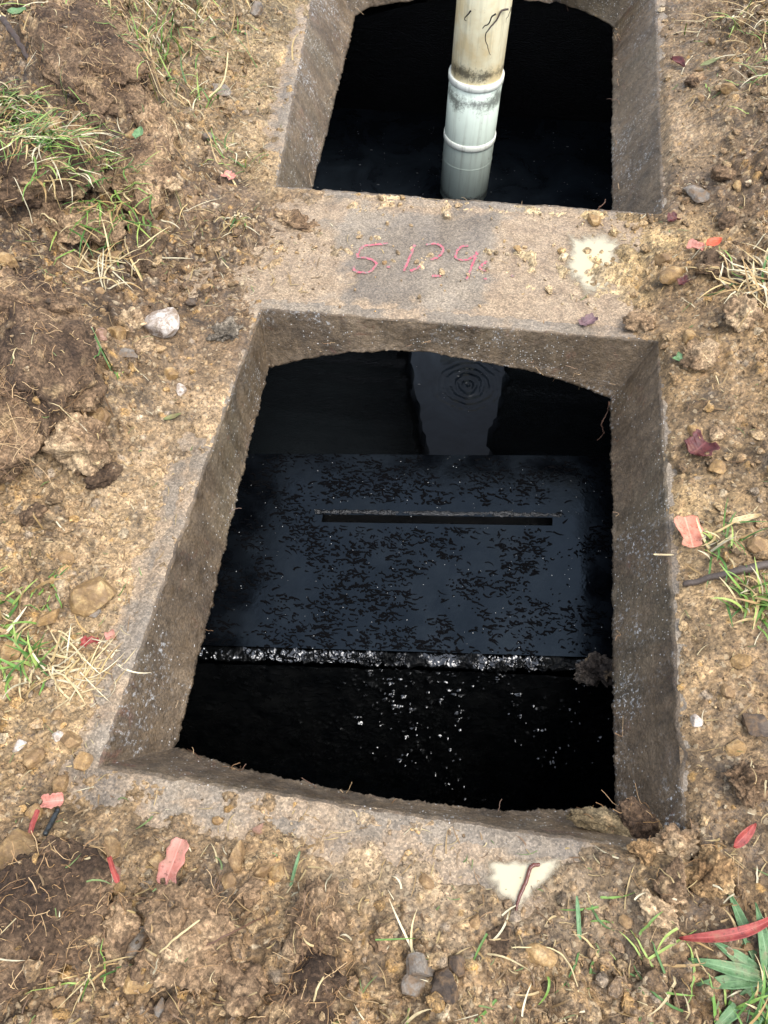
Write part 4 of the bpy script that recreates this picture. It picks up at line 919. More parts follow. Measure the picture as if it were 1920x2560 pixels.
ST = [  # spot, half sizes, material, label, angular, seed
    ((-0.4990, 0.8431, 0.0200), (0.040, 0.032, 0.026), 'pale', 'white-faced angular stone left of the dividing strip', 0.9, 101),
    ((-0.5427, 0.7964, 0.0150), (0.019, 0.020, 0.017), 'ochre', 'rusty ochre block of stone under the white-faced stone', 0.9, 102),
    ((-0.4457, 0.3849, 0.0200), (0.036, 0.028, 0.026), 'rock', 'large angular tan rock left of the near hatch', 0.8, 103),
    ((-0.4204, 0.0802, 0.0200), (0.028, 0.022, 0.024), 'rock', 'big wet brown rock at the lower picture edge', 0.5, 104),
    ((-0.3905, 0.0850, 0.0100), (0.012, 0.017, 0.012), 'pink', 'reddish brown stone touching the big wet rock', 0.7, 105),
    ((-0.3257, 0.0976, 0.0100), (0.014, 0.018, 0.013), 'tan', 'upright tan stone left of the pink leaf', 0.6, 106),
    ((-0.2770, 0.0932, 0.0050), (0.014, 0.009, 0.008), 'ochre', 'yellowish flat stone touching the pink leaf', 0.4, 107),
    ((-0.2970, 0.0441, 0.0100), (0.009, 0.014, 0.009), 'ochre', 'smooth orange stone beside the broad dark clod', 0.2, 108),
    ((-0.2688, 0.0230, 0.0100), (0.016, 0.020, 0.013), 'grey', 'grey speckled stone above the tan lower lump', 0.6, 109),
    ((-0.1960, 0.1104, 0.0050), (0.010, 0.016, 0.009), 'tan', 'narrow tan stone on the swept strip below the hatch', 0.5, 110),
    ((0.0045, 0.0401, 0.0100), (0.017, 0.015, 0.013), 'grey', 'pale grey stone of the trio at the bottom', 0.6, 111),
    ((0.0007, 0.0227, 0.0100), (0.014, 0.013, 0.011), 'grey', 'lower grey stone of the trio at the bottom', 0.6, 112),
    ((0.0304, 0.0262, 0.0100), (0.016, 0.018, 0.012), 'dark', 'largest black stone of the trio at the bottom', 0.6, 113),
    ((0.0405, 0.0425, 0.0100), (0.012, 0.011, 0.01), 'dark', 'small dark stone behind the trio at the bottom', 0.5, 114),
    ((0.1184, 0.0641, 0.0050), (0.017, 0.012, 0.007), 'ochre', 'flat orange stone below the puddle with the worm', 0.3, 115),
    ((0.1711, 1.1919, 0.0080), (0.013, 0.013, 0.012), 'ochre', 'round ochre pebble on the edge of the far hatch', 0.2, 116),
    ((0.0439, 1.1039, 0.0040), (0.009, 0.008, 0.006), 'ochre', 'pale yellow pebble on the dividing strip beside the date', 0.4, 117),
    ((-0.7220, 0.8701, 0.0600), (0.017, 0.018, 0.014), 'ochre', 'bright yellow stone on top of the rooty bank', 0.5, 118),
    ((-0.5310, 0.6588, 0.0300), (0.013, 0.027, 0.014), 'ochre', 'long yellow stone beside the fibrous lump', 0.5, 119),
    ((-0.5084, 0.6273, 0.0200), (0.020, 0.018, 0.015), 'tan', 'blunt tan stone below the long yellow stone', 0.4, 120),
    ((-0.4504, 0.7451, 0.0050), (0.014, 0.013, 0.010), 'ochre', 'orange stone by the left rim of the near hatch', 0.6, 121),
    ((-0.4328, 0.7216, 0.0050), (0.010, 0.014, 0.009), 'pale', 'pale wedge stone just below the orange rim stone', 0.7, 122),
    ((-0.4861, 0.7844, 0.0050), (0.022, 0.012, 0.010), 'tan', 'flat tan stone right of the rusty ochre block', 0.5, 123),
    ((-0.5179, 0.7559, 0.0050), (0.024, 0.010, 0.009), 'grey', 'flat grey sliver under the rusty ochre block', 0.6, 124),
    ((-0.5560, 0.7754, 0.0100), (0.018, 0.012, 0.010), 'pink', 'brown wedge leaning on the rusty ochre block', 0.7, 125),
    ((-0.4563, 0.9515, 0.0100), (0.014, 0.011, 0.010), 'tan', 'small tan stone halfway along the left end of the dividing strip', 0.5, 126),
    ((-0.4886, 0.3427, 0.0100), (0.018, 0.012, 0.010), 'ochre', 'yellow brown stone left of the large angular rock', 0.4, 127),
    ((-0.5202, 0.2974, 0.0200), (0.017, 0.016, 0.011), 'ochre', 'mottled yellow stone at the picture edge above the grass tuft', 0.4, 128),
    ((-0.4420, 0.3628, 0.0000), (0.009, 0.008, 0.006), 'grey', 'tiny grey stone at the foot of the large angular rock', 0.5, 129),
    ((-0.4530, 0.3644, 0.0100), (0.008, 0.007, 0.006), 'tan', 'tan pebble tucked beside the large angular rock', 0.5, 130),
    ((-0.3948, 0.1880, 0.0050), (0.013, 0.012, 0.009), 'ochre', 'orange stone by the near left corner of the hatch', 0.5, 131),
    ((-0.4120, 0.1575, 0.0050), (0.012, 0.011, 0.009), 'tan', 'tan stone above the small pink leaf', 0.4, 132),
    ((-0.4510, 0.1791, 0.0100), (0.010, 0.015, 0.010), 'tan', 'brown oval stone among crumbs by the left picture edge', 0.3, 133),
    ((-0.4166, 0.2047, 0.0100), (0.013, 0.014, 0.011), 'tan', 'light brown stone right of the oval stone', 0.4, 134),
    ((-0.4334, 0.2078, 0.0100), (0.008, 0.007, 0.006), 'pale', 'white chip among the crumbs left of the hatch', 0.6, 135),
    ((-0.4723, 0.1919, 0.0100), (0.007, 0.009, 0.006), 'pale', 'whitest oblong chip by the left picture edge', 0.5, 136),
    ((-0.4263, 0.1233, 0.0100), (0.010, 0.012, 0.009), 'ochre', 'cream stone between the red strip and the picture edge', 0.5, 137),
    ((0.3315, 0.3926, 0.0100), (0.014, 0.010, 0.008), 'ochre', 'bright orange stone right of the near hatch', 0.4, 138),
    ((0.3076, 0.7305, 0.0050), (0.016, 0.012, 0.009), 'ochre', 'yellow stone touching the dark red leaf', 0.4, 139),
    ((0.3306, 0.6723, 0.0100), (0.013, 0.012, 0.009), 'ochre', 'orange lump stone below the dark red leaf', 0.3, 140),
    ((0.3155, 0.3567, 0.0100), (0.011, 0.009, 0.008), 'tan', 'tan pebble below the bright orange stone', 0.4, 141),
    ((0.3411, 0.3196, 0.0100), (0.020, 0.014, 0.010), 'dark', 'dark slaty chip right of the near hatch', 0.8, 142),
    ((0.4019, 1.5073, 0.0300), (0.022, 0.014, 0.012), 'ochre', 'orange chip in the dirt right of the far hatch', 0.5, 143),
    ((0.3423, 1.2588, 0.0200), (0.030, 0.022, 0.012), 'grey', 'flat grey stone right of the near end of the far hatch', 0.6, 144),
    ((0.3693, 0.5491, 0.0300), (0.016, 0.020, 0.012), 'tan', 'tan stone at the right picture edge above the stick', 0.5, 145),
    ((0.2837, 0.3215, 0.0050), (0.008, 0.008, 0.006), 'pale', 'small cream pebble beside the right rim of the near hatch', 0.4, 146),
    ((-0.1818, 0.1429, 0.0030), (0.008, 0.006, 0.005), 'pink', 'pinkish pebble on the grey strip of the near rim', 0.5, 147),
    ((-0.2288, 0.1460, 0.0030), (0.007, 0.006, 0.005), 'ochre', 'yellow pebble below the grey strip of the near rim', 0.5, 148),
    ((-0.1526, 0.1030, 0.0040), (0.009, 0.010, 0.007), 'ochre', 'yellow lump in the lower soil right of the pink leaf', 0.3, 149),
    ((-0.1670, 0.1010, 0.0040), (0.010, 0.009, 0.007), 'tan', 'tan pebble left of the yellow lump in the lower soil', 0.5, 150),
    ((-0.3646, 0.0705, 0.0100), (0.016, 0.011, 0.009), 'tan', 'flat tan stone between the wet rock and the red stem', 0.5, 151),
    ((-0.3157, 0.0750, 0.0100), (0.010, 0.012, 0.008), 'pink', 'pink pebble left of the red stem', 0.4, 152),
    ((-0.3081, 0.0628, 0.0100), (0.011, 0.009, 0.008), 'ochre', 'orange pebble under the pink pebble', 0.4, 153),
    ((-0.2577, -0.0069, 0.0100), (0.019, 0.014, 0.010), 'ochre', 'rough orange stone above the spiky grass tuft', 0.3, 154),
    ((-0.3264, 0.6232, 0.0000), (0.0, 0.0, 0.0), 'tan', '', 0.4, 155),
    ((-0.6241, 0.9980, 0.0300), (0.014, 0.012, 0.010), 'tan', 'small tan stone under the split lump', 0.4, 156),
    ((0.3055, 0.9064, 0.0100), (0.014, 0.012, 0.010), 'ochre', 'yellow stone above the green seedling', 0.4, 157),
    ((0.2849, 1.0302, 0.0060), (0.020, 0.018, 0.012), 'ochre', 'ochre patch of stone at the right end of the dividing strip', 0.3, 158),
    ((0.2757, 1.0729, 0.0060), (0.016, 0.012, 0.010), 'tan', 'pale tan stone above the ochre patch', 0.4, 159),
    ((-0.1752, 1.0489, 0.0030), (0.0045, 0.0045, 0.004), 'ochre', 'tiny yellow pebble beside the painted dot', 0.3, 160),
    ((-0.5717, 1.4976, 0.0200), (0.03, 0.022, 0.006), 'grey', 'thin grey flake by the long straw', 0.7, 161),
    ((-0.8480, 1.7044, 0.0700), (0.030, 0.020, 0.014), 'pink', 'pinkish stone at the top edge', 0.4, 162),
    ((-0.5678, 1.8095, 0.0200), (0.018, 0.016, 0.012), 'grey', 'round grey stone at the top edge left of the far hatch', 0.3, 163),
]
for p, s, m, lab, ang, sd_ in ST:
    if lab: put_stone('stone', p, s, m, lab, 'stone', sd_, ang)

# ochre spot stones and mid-size pebbles
r = np.random.default_rng(909); n_peb = 0
for reg, lab, cnt in (((-1.0, -0.42, 0.2, 1.2), 'small brown pebble loose in the soil left of the near hatch', 26), ((0.31, 0.62, 0.2, 1.9), 'small brown pebble loose in the soil right of the hatches', 22),
                      ((-0.42, 0.33, -0.08, 0.12), 'small brown pebble loose in the soil below the near hatch', 20), ((-1.15, -0.52, 1.2, 2.1), 'small brown pebble loose in the soil left of the far hatch', 10)):
    c = 0
    while c < cnt:
        x, y = r.uniform(reg[0], reg[1]), r.uniform(reg[2], reg[3])
        if float(hole_d(x, y)) < 0.05: continue
        s = r.uniform(0.006, 0.012)*(0.75 if y < 0.2 else 1.15)
        put_stone('pebble', (x, y), (s*r.uniform(0.8, 1.4), s*r.uniform(0.8, 1.2), s*r.uniform(0.6, 0.9)), str(r.choice(['tan', 'ochre', 'grey', 'tan', 'tan', 'dark'])), lab, 'pebble', 2000+n_peb, r.uniform(0.35, 0.9), 0.35, group=lab.replace('small brown pebble loose', 'pebbles'), sub=2)
        n_peb += 1; c += 1

for reg, lab, cnt in (((-1.05, -0.44, 0.2, 1.25), 'angular brown soil lump in the loose soil left of the near hatch', 56), ((0.33, 0.62, 0.15, 1.9), 'angular brown soil lump in the loose soil right of the hatches', 24),
                      ((-0.44, 0.33, -0.09, 0.09), 'angular brown soil lump in the loose soil below the near hatch', 26), ((-0.75, -0.46, 1.05, 1.5), 'angular brown soil lump in the loose soil left of the dividing strip', 16)):
    c = 0
    while c < cnt:
        x, y = r.uniform(reg[0], reg[1]), r.uniform(reg[2], reg[3])
        if float(hole_d(x, y)) < 0.06: continue
        sz = r.uniform(0.009, 0.027)*(0.7 if y < 0.2 else 1.0)
        o = put_clod((x, y, 0.02), (sz*r.uniform(0.8, 1.4), sz*r.uniform(0.8, 1.2), sz*r.uniform(0.55, 0.85)), lab, 3000+n_peb, [MIDC, TANC, MIDC, DARKC][int(r.integers(0, 4))], (0, 0, r.uniform(0, 6)), 0.3, 4 if sz > 0.014 else 3, 0.3, 0.09, 0)
        o['group'] = lab.replace('angular brown soil lump', 'soil lumps'); n_peb += 1; c += 1

# ------------------------------------------------------------------ loose crumbs (uncountable)
def crumbs(n, rmin, rmax, sub, seed, name, dens_edge):
    r = np.random.default_rng(seed); V0, F0 = ico(sub); m = len(V0)
    x = r.uniform(-1.35, 0.80, n*3); y = -0.2+2.45*r.random(n*3)**1.3
    d = hole_d(x, y); i = np.clip(np.searchsorted(gx, x), 0, len(gx)-1); j = np.clip(np.searchsorted(gy, y), 0, len(gy)-1)
    cl = fbm2(x, y, 8, 3, 33)
    ti = np.clip(((x-TOPX0)/TG).astype(int), 0, 299); tj = np.clip(((y-TOPY0)/TG).astype(int), 0, 329)
    keep = ((TOPZ[ti, tj] < 0) | (r.random(n*3) < 0.10)) & (d > 0.006) & inside_f[i, j] & (r.random(n*3) < np.clip(0.25+0.8*off[i, j]+0.7*cl, 0.04, 1)) & (r.random(n*3) > bare[i, j]*0.9)
    x, y = x[keep][:n], y[keep][:n]; n = len(x); o_ = off[np.clip(np.searchsorted(gx, x), 0, len(gx)-1), np.clip(np.searchsorted(gy, y), 0, len(gy)-1)]
    s = rmin*(1-r.random(n))**(-0.5); s = np.minimum(s, rmax); s = np.where(o_ < 0.4, np.minimum(s, rmin*1.8), s)
    P = np.repeat(V0[None], n, 0)*(1+0.28*r.normal(size=(n, m, 1)).clip(-1.6, 1.6)*(0.6 if sub > 1 else 1))
    for _ in range(5):
        nv = r.normal(size=(n, 1, 3)); nv /= np.linalg.norm(nv, axis=-1, keepdims=True)
        P = P-nv*np.maximum(0, (P*nv).sum(-1, keepdims=True)-r.uniform(0.45, 0.8, (n, 1, 1)))
    P *= (s[:, None]*r.uniform(0.65, 1.45, (n, 3)))[:, None]
    a = r.uniform(0, 6.28, n); ca, sa = np.cos(a)[:, None], np.sin(a)[:, None]
    X_ = P[..., 0]*ca-P[..., 1]*sa; Y_ = P[..., 0]*sa+P[..., 1]*ca
    P = np.stack([X_+x[:, None], Y_+y[:, None], P[..., 2]*0.8+(surf_z(x, y)+s*0.3)[:, None]], -1)
    F = (F0[None]+(np.arange(n)*m)[:, None, None]).reshape(-1, 3)
    C = PAL[r.choice(len(PAL), n, p=PALW)]*r.uniform(0.7, 1.25, (n, 1)); tn = tone(x, y)
    C = C*0.55+tn*0.45*r.uniform(0.8, 1.3, (n, 1))
    o = mk(name, P.reshape(-1, 3), F, M['soil'], col=np.repeat(C, m, 0), smooth=False)
    return tag(o, 'loose crumbs and grit strewn over the soil', 'grit', kind='stuff')
crumbs(15000, 0.0016, 0.0045, 1, 51, 'grit', 0)
o = crumbs(2300, 0.0042, 0.0095, 2, 52, 'gravel', 0); o['label'] = 'small clods and gravel strewn over the soil'; o['category'] = 'gravel'

# ------------------------------------------------------------------ blades: straw, grass, fibres
STRAW = [alb(222, 200, 150), alb(206, 178, 122), alb(232, 218, 180), alb(186, 152, 98)]
GREEN = [alb(104, 146, 58), alb(132, 168, 76), alb(80, 122, 52), alb(168, 190, 96)]
def ribbons(P, w, C, fold=0.0):
    """P: n x k x 3 centre lines, w: n half widths; tapered to the tip"""
    n, k, _ = P.shape
    T = np.gradient(P, axis=1); S = np.cross(T, np.array([0.02, 0.03, 1.0])); S /= np.linalg.norm(S, axis=-1)[..., None]+1e-9
    tp = np.clip(1.15-np.linspace(0, 1, k)**2.2, 0.12, 1)[None, :, None]*w[:, None, None]
    V = np.stack([P-S*tp, P+np.array([0, 0, -1.0])*tp*fold, P+S*tp], 2).reshape(-1, 3)
    b = (np.arange(n)*k*3)[:, None, None]; i = (np.arange(k-1)*3)[None, :, None]; h = np.arange(2)[None, None]
    F = np.stack([b+i+h, b+i+h+1, b+i+h+4, b+i+h+3], -1).reshape(-1, 4)
    return V, F, np.repeat(C, k*3, 0)
def standing(root, hd, el, L, w, bend, C, k=8, kink=None):
    n = len(root); s = np.linspace(0, 1, k)[None]
    e = el[:, None]-bend[:, None]*s**1.4; h = hd[:, None]+(kink[:, None] if kink is not None else 0)*s
    st = np.stack([np.cos(e)*np.cos(h), np.cos(e)*np.sin(h), np.sin(e)], -1)*(L/(k-1))[:, None, None]
    P = root[:, None]+np.concatenate([np.zeros((n, 1, 3)), np.cumsum(st[:, :-1], 1)], 1)
    P[..., 2] = np.maximum(P[..., 2], surf_z(P[..., 0], P[..., 1])+0.0012)
    return ribbons(P, w, C, 0.35)

def lying_straw(n, seed, regions, name, label):
    r = np.random.default_rng(seed); xs_, ys_ = [], []
    for (c, rad, k) in regions:
        a = r.normal(size=(k, 2))*rad; xs_.append(c[0]+a[:, 0]); ys_.append(c[1]+a[:, 1])
    x = np.concatenate(xs_); y = np.concatenate(ys_); ok = hole_d(x, y) > 0.012; x, y = x[ok], y[ok]; n = len(x)
    sc = np.clip(0.75+0.35*y, 0.7, 1.4)
    L = (0.006+0.026*r.random(n)**2.4)*sc; hd = r.uniform(0, 6.28, n); k = 5
    s = np.linspace(-0.5, 0.5, k)[None]; cur = r.normal(size=n)*0.7
    h = hd[:, None]+cur[:, None]*s
    st = np.stack([np.cos(h), np.sin(h)], -1)*(L/(k-1))[:, None, None]; XY = np.stack([x, y], -1)[:, None]+np.cumsum(st, 1)
    z = surf_z(XY[..., 0], XY[..., 1]); z0 = z[:, :1]*(1-np.linspace(0, 1, k))[None]+z[:, -1:]*np.linspace(0, 1, k)[None]
    Z = np.maximum(z, z0)+0.0012+0.004*r.random((n, 1))*np.linspace(0, 1, k)[None]
    ti = np.clip(((x-TOPX0)/TG).astype(int), 0, 299); tj = np.clip(((y-TOPY0)/TG).astype(int), 0, 329)
    good = (hole_d(XY[..., 0], XY[..., 1]) > 0.004).all(1) & ((TOPZ[ti, tj] < 0) | (r.random(n) < 0.35)) & (r.random(n) < 0.75)
    P = np.concatenate([XY, Z[..., None]], -1)[good]; n = len(P)
    pal = 0.82*np.array(STRAW+STRAW[1:2]+STRAW[3:]+[alb(150, 120, 80)]*3+[alb(160, 124, 80), alb(120, 140, 76), alb(128, 96, 62)])
    V, F, C = ribbons(P, (0.0004+0.00065*r.random(n)**2), pal[r.integers(0, len(pal), n)]*r.uniform(0.75, 1.1, (n, 1)), 0.2)
    return tag(mk(name, V, F, M['blade'], col=C), label, 'straw', kind='stuff')
lying_straw(0, 71, [
    ((-0.6734, 1.7327, 0.0000), 0.16, 700), ((-0.6261, 1.4859, 0.0000), 0.13, 450), ((-0.8098, 1.2719, 0.0800), 0.14, 500), ((-0.6608, 1.1398, 0.0500), 0.10, 300), ((-0.5247, 1.1193, -0.0000), 0.12, 260), ((-0.6505, 0.9390, 0.0000), 0.12, 260), ((-0.5939, 1.0141, 0.0000), 0.10, 180), ((-0.5811, 0.5841, 0.0000), 0.10, 200),
    ((-0.5298, 0.3515, 0.0000), 0.10, 240), ((-0.4270, 0.3028, 0.0000), 0.07, 200), ((-0.4561, 0.2242, 0.0000), 0.09, 160), ((-0.4951, 0.5945, 0.0000), 0.08, 120), ((-0.4245, 0.1149, 0.0000), 0.08, 140), ((-0.2482, 0.0835, 0.0000), 0.12, 260), ((-0.2685, -0.0121, 0.0000), 0.08, 200), ((-0.0674, 0.0324, 0.0000), 0.12, 320),
    ((0.0696, 0.0359, 0.0000), 0.10, 260), ((0.2028, 0.0548, 0.0000), 0.09, 320), ((0.1579, 0.1054, 0.0000), 0.10, 160), ((0.2993, 0.1168, 0.0000), 0.06, 160), ((0.3302, 0.2571, 0.0000), 0.06, 120), ((0.3237, 0.4191, 0.0000), 0.07, 160), ((0.3542, 0.5172, 0.0000), 0.05, 120), ((0.3495, 0.7378, 0.0000), 0.08, 160),
    ((0.3766, 1.0743, 0.0000), 0.10, 260), ((0.4139, 1.5357, 0.0000), 0.14, 420), ((0.4948, 1.8325, 0.0000), 0.14, 300), ((-0.3467, 0.9950, 0.0000), 0.07, 90), ((0.1840, 1.0532, 0.0000), 0.08, 60), ((-0.4942, 1.4982, 0.0000), 0.08, 260), ((-0.8626, 1.4876, 0.0800), 0.2, 300)],
    'straw', 'dry straw bits and dead grass scattered over the soil')

def tuft(pos, n, L, w, label, seed, green=0.5, spread=0.02, el=(0.5, 1.3), bend=(0.3, 1.4), hd=None, hw=3.14, cat='grass tuft', name='grass_tuft'):
    r = np.random.default_rng(seed)
    xy = np.array(pos[:2])[None]+r.normal(size=(n, 2))*spread
    z = surf_z(xy[:, 0], xy[:, 1])-0.002
    root = np.c_[xy, z]; root0 = root.mean(0)
    heading = (hd if hd is not None else 0)+r.uniform(-hw, hw, n)
    g = r.random(n) < green
    C = np.where(g[:, None], np.array(GREEN)[r.integers(0, 4, n)], np.array(STRAW)[r.integers(0, 4, n)])*r.uniform(0.75, 1.15, (n, 1))
    V, F, Cc_ = standing(root, heading, r.uniform(*el, n), L*r.uniform(0.45, 1.1, n), w*r.uniform(0.6, 1.1, n), r.uniform(*bend, n), C, 8, r.normal(size=n)*0.6)
    V = V-root0
    return tag(mk(name, V, F, M['blade'], col=Cc_, loc=tuple(root0)), label, cat)
tuft((-0.8509, 1.2205, 0.1300), 150, 0.075, 0.0016, 'green grass fringe on the turf behind the dark twig', 401, 0.65, 0.034, (0.1, 0.9), hd=-0.8, hw=1.3)
tuft((-0.7478, 1.1289, 0.1300), 190, 0.075, 0.0016, 'thick mixed green and straw grass band across the turf', 402, 0.55, 0.034, (0.1, 0.9), hd=-0.8, hw=1.3)
tuft((-0.6658, 1.0602, 0.1100), 150, 0.07, 0.0016, 'green grass end of the band hanging over the brown lumps', 403, 0.6, 0.045, (0.1, 0.9), hd=-0.8, hw=1.3)
tuft((-1.0272, 1.6031, 0.1000), 60, 0.10, 0.002, 'straw tuft in the top corner behind the twig', 404, 0.2, 0.06, (0.2, 1.0))['kind'] = 'stuff'
tuft((-0.7950, 1.7191, 0.0400), 90, 0.09, 0.0018, 'sparse green and straw grass at the top above the turf clod', 405, 0.4, 0.06)['kind'] = 'stuff'
tuft((-0.6534, 1.6757, 0.0200), 90, 0.08, 0.0017, 'thin trampled grass between the turf clods and the far hatch', 406, 0.3, 0.07)['kind'] = 'stuff'
tuft((-0.7222, 1.5498, 0.0400), 70, 0.07, 0.0017, 'green grass sprouting behind the sandy ridge', 407, 0.7, 0.035)
tuft((-0.6212, 1.4429, 0.0300), 60, 0.06, 0.0016, 'short grass patch right of the sandy ridge', 408, 0.55, 0.035)
tuft((-0.4744, 1.2850, 0.0100), 34, 0.06, 0.0014, 'faint green grass left of the near end of the far hatch', 409, 0.5, 0.03)
tuft((-0.4376, 1.1154, 0.0100), 40, 0.05, 0.0017, 'bleached white grass wisp near the left end of the dividing strip', 410, 0.15, 0.012, (0.2, 1.1), hd=-1.6, hw=0.8)
tuft((-0.6097, 0.9317, 0.0300), 46, 0.075, 0.0016, 'bleached root tangle above the rooty bank', 411, 0.0, 0.025, (0.1, 0.9), cat='roots', name='root_tangle')
tuft((-0.5506, 0.3521, 0.0200), 34, 0.06, 0.0024, 'green blades at the left picture edge above the dry tuft', 412, 0.6, 0.018)
tuft((-0.5038, 0.2789, 0.0200), 50, 0.055, 0.0018, 'small green grass tuft at the left picture edge', 413, 0.65, 0.016)
tuft((-0.4446, 0.2965, 0.0100), 70, 0.06, 0.0011, 'dry matted grass tuft left of the near hatch', 414, 0.03, 0.02, (0.0, 0.7))
tuft((-0.3013, -0.0151, 0.0100), 16, 0.042, 0.0009, 'spiky star-shaped grass tuft in the lower left', 415, 0.25, 0.004, (0.1, 0.8))
tuft((0.4890, 1.7683, 0.0500), 80, 0.10, 0.0017, 'long straw grass in the top right corner', 416, 0.35, 0.05, (0.2, 1.1), hd=-1.9, hw=1.2)
tuft((0.4729, 1.5332, 0.0500), 40, 0.075, 0.0016, 'grass wisps below the top right straw grass', 417, 0.5, 0.04, (0.2, 1.0), hd=-2.2, hw=1.0)
tuft((0.4125, 1.0003, 0.0500), 60, 0.085, 0.0018, 'pale dry grass splayed at the right picture edge', 418, 0.08, 0.022, (0.0, 0.7), hd=3.0, hw=1.5)
tuft((0.3278, 0.5497, 0.0200), 30, 0.05, 0.0018, 'green grass between the coral leaf and the stick', 419, 0.7, 0.016)
tuft((0.3544, 0.4750, 0.0200), 60, 0.055, 0.0018, 'green grass tuft under the stick', 420, 0.7, 0.018, hd=-2.0, hw=1.8)
tuft((0.2321, 0.0511, 0.0050), 18, 0.055, 0.0012, 'thin green stems along the bottom edge', 421, 0.7, 0.03, (0.05, 0.5))
tuft((0.1843, 0.0879, 0.0050), 8, 0.055, 0.0011, 'few green stems below the puddle with the worm', 422, 0.75, 0.03, (0.02, 0.3))
tuft((0.0480, 0.0211, 0.0050), 18, 0.05, 0.0012, 'long trailing grass stems by the trio of stones', 423, 0.3, 0.04, (0.02, 0.3))
tuft((0.3225, 0.0304, 0.0100), 36, 0.045, 0.0015, 'green grass blades in the bottom right corner', 424, 0.85, 0.02, (0.3, 1.2), hd=1.6, hw=1.0)
tuft((-0.5154, 0.7084, 0.0100), 7, 0.028, 0.0013, 'tiny three-bladed green sprig below the flat grey sliver', 425, 1.0, 0.003, (0.0, 0.5))
tuft((-0.5079, 0.3852, 0.0100), 9, 0.03, 0.0013, 'tiny green sprig above the large angular rock', 426, 1.0, 0.01, (0.0, 0.5))

# seedling with rounded leaves
def leaf_mesh(L, Wd, seed, curl=0.15, tear=0.15, prof='lance', nl_=26, nw=9, bow=0.0):
    r = np.random.default_rng(seed); u = np.linspace(0, 1, nl_); v = np.linspace(-1, 1, nw)
    if prof == 'lance': w = np.sin(np.pi*np.clip(u, 0.015, 0.985)**0.8)**0.8
    elif prof == 'strap': w = np.clip(np.minimum(u/0.06, (1-u)/0.25), 0.08, 1)**0.5
    else: w = np.clip(np.minimum(u/0.05, (1-u)/0.06), 0.4, 1)**0.5
    w2 = w*(1+tear*1.4*fbm2(u*3.2, u*0+seed+40.3, 1.0, 2, seed)); w = w*(1+tear*1.4*fbm2(u*2.7, u*0+seed+.3, 1.0, 2, seed))
    U, Vv = np.meshgrid(u, v, indexing='ij')
    Wm = np.where(Vv < 0, w[:, None], w2[:, None])
    X = U*L; Y = Vv*Wm*Wd+bow*L*np.sin(np.pi*U)
    Z = curl*Wd*(Vv**2)*1.2+0.12*Wd*fbm2(U*3, Vv*1.3+seed, 1.0, 2, seed)+curl*L*0.25*np.sin(np.pi*U)*math.cos(seed)
    global LEAFCOL
    LEAFCOL = np.repeat(np.abs(Vv).reshape(-1, 1), 3, 1)
    return np.stack([X-L/2, Y, Z], -1).reshape(-1, 3), grid_faces(nl_, nw)
def mat_leaf(name, c1, c2, vein=None, rough=0.55):
    t = NT(name)
    c = t.ramp(t.noise(90, 5, 0.7), [(0.32, c1), (0.66, c2)])
    sp = t.ramp(t.noise(260, 3, 0.65), [(0.58, 0.0), (0.68, 0.75)])
    c = t.mix(sp, c, tuple(np.array(c1)*0.4))
    at = t.attr('Col'); sep = t.n('ShaderNodeSeparateColor'); t.link(at, sep.inputs[0])
    c = t.mix(t.ramp(sep.outputs[0], [(0.0, 0.55), (0.10, 0.0)]), c, tuple(np.minimum(np.array(c2)*1.35+0.03, 0.8)))
    dirt = t.ramp(t.noise(45, 4, 0.7), [(0.54, 0.0), (0.70, 0.6)])
    c = t.mix(dirt, c, alb(128, 100, 72))
    return t.done(c, rough, t.bump(t.noise(240, 4, 0.7), 0.4, 0.0014), 0.4)
LM = {
    'pink': mat_leaf('pink_leaf', alb(196, 116, 98), alb(226, 160, 142)), 'red': mat_leaf('red_leaf', alb(130, 42, 38), alb(186, 82, 70)),
    'coral': mat_leaf('coral_leaf', alb(214, 118, 90), alb(240, 172, 142)), 'maroon': mat_leaf('maroon_leaf', alb(70, 28, 28), alb(118, 50, 48)),
    'purple': mat_leaf('purple_leaf', alb(92, 66, 70), alb(140, 108, 110)), 'orange': mat_leaf('orange_leaf', alb(206, 74, 40), alb(232, 110, 66)),
    'green': mat_leaf('green_leaf', alb(78, 118, 70), alb(128, 164, 112)), 'straw': mat_leaf('straw_leaf', alb(196, 166, 112), alb(232, 212, 168)), 'olive': mat_leaf('olive_leaf', alb(96, 100, 54), alb(138, 140, 84)),
}
def put_leaf(pos, L, Wd, turn, key, label, seed, prof='torn', curl=0.25, tear=0.35, tilt=(0, 0), lift=0.004, bow=0.0, name='leaf', cat='leaf'):
    V, F = leaf_mesh(L, Wd, seed, curl, tear, prof, bow=bow)
    V = V@rotm(tilt[0], tilt[1], turn).T
    Wp = V[:, :2]+np.array(pos[:2])[None]; zs = surf_z(Wp[:, 0], Wp[:, 1]); z = float(np.percentile(zs, 80))
    o = mk(name, V, F, LM[key], col=LEAFCOL, loc=(pos[0], pos[1], z+lift))
    md = o.modifiers.new('thickness', 'SOLIDIFY'); md.thickness = 0.0004
    return tag(o, label, cat)
put_leaf((-0.2583, 0.0956, 0.0000), 0.046, 0.0105, 1.45, 'pink', 'torn salmon pink leaf piece lying below the near hatch', 501)
put_leaf((-0.4098, 0.1379, 0.0000), 0.023, 0.008, 0.25, 'pink', 'small pink leaf piece above the black stick', 502, curl=0.5)
put_leaf((-0.4181, 0.1134, 0.0000), 0.026, 0.003, 1.6, 'red', 'narrow red leaf strip beside the black stick', 503, tear=0.2)
put_leaf((0.2891, 0.5682, 0.0000), 0.046, 0.0135, 1.75, 'coral', 'coral pink torn leaf on the right rim of the near hatch', 504, tear=0.25)
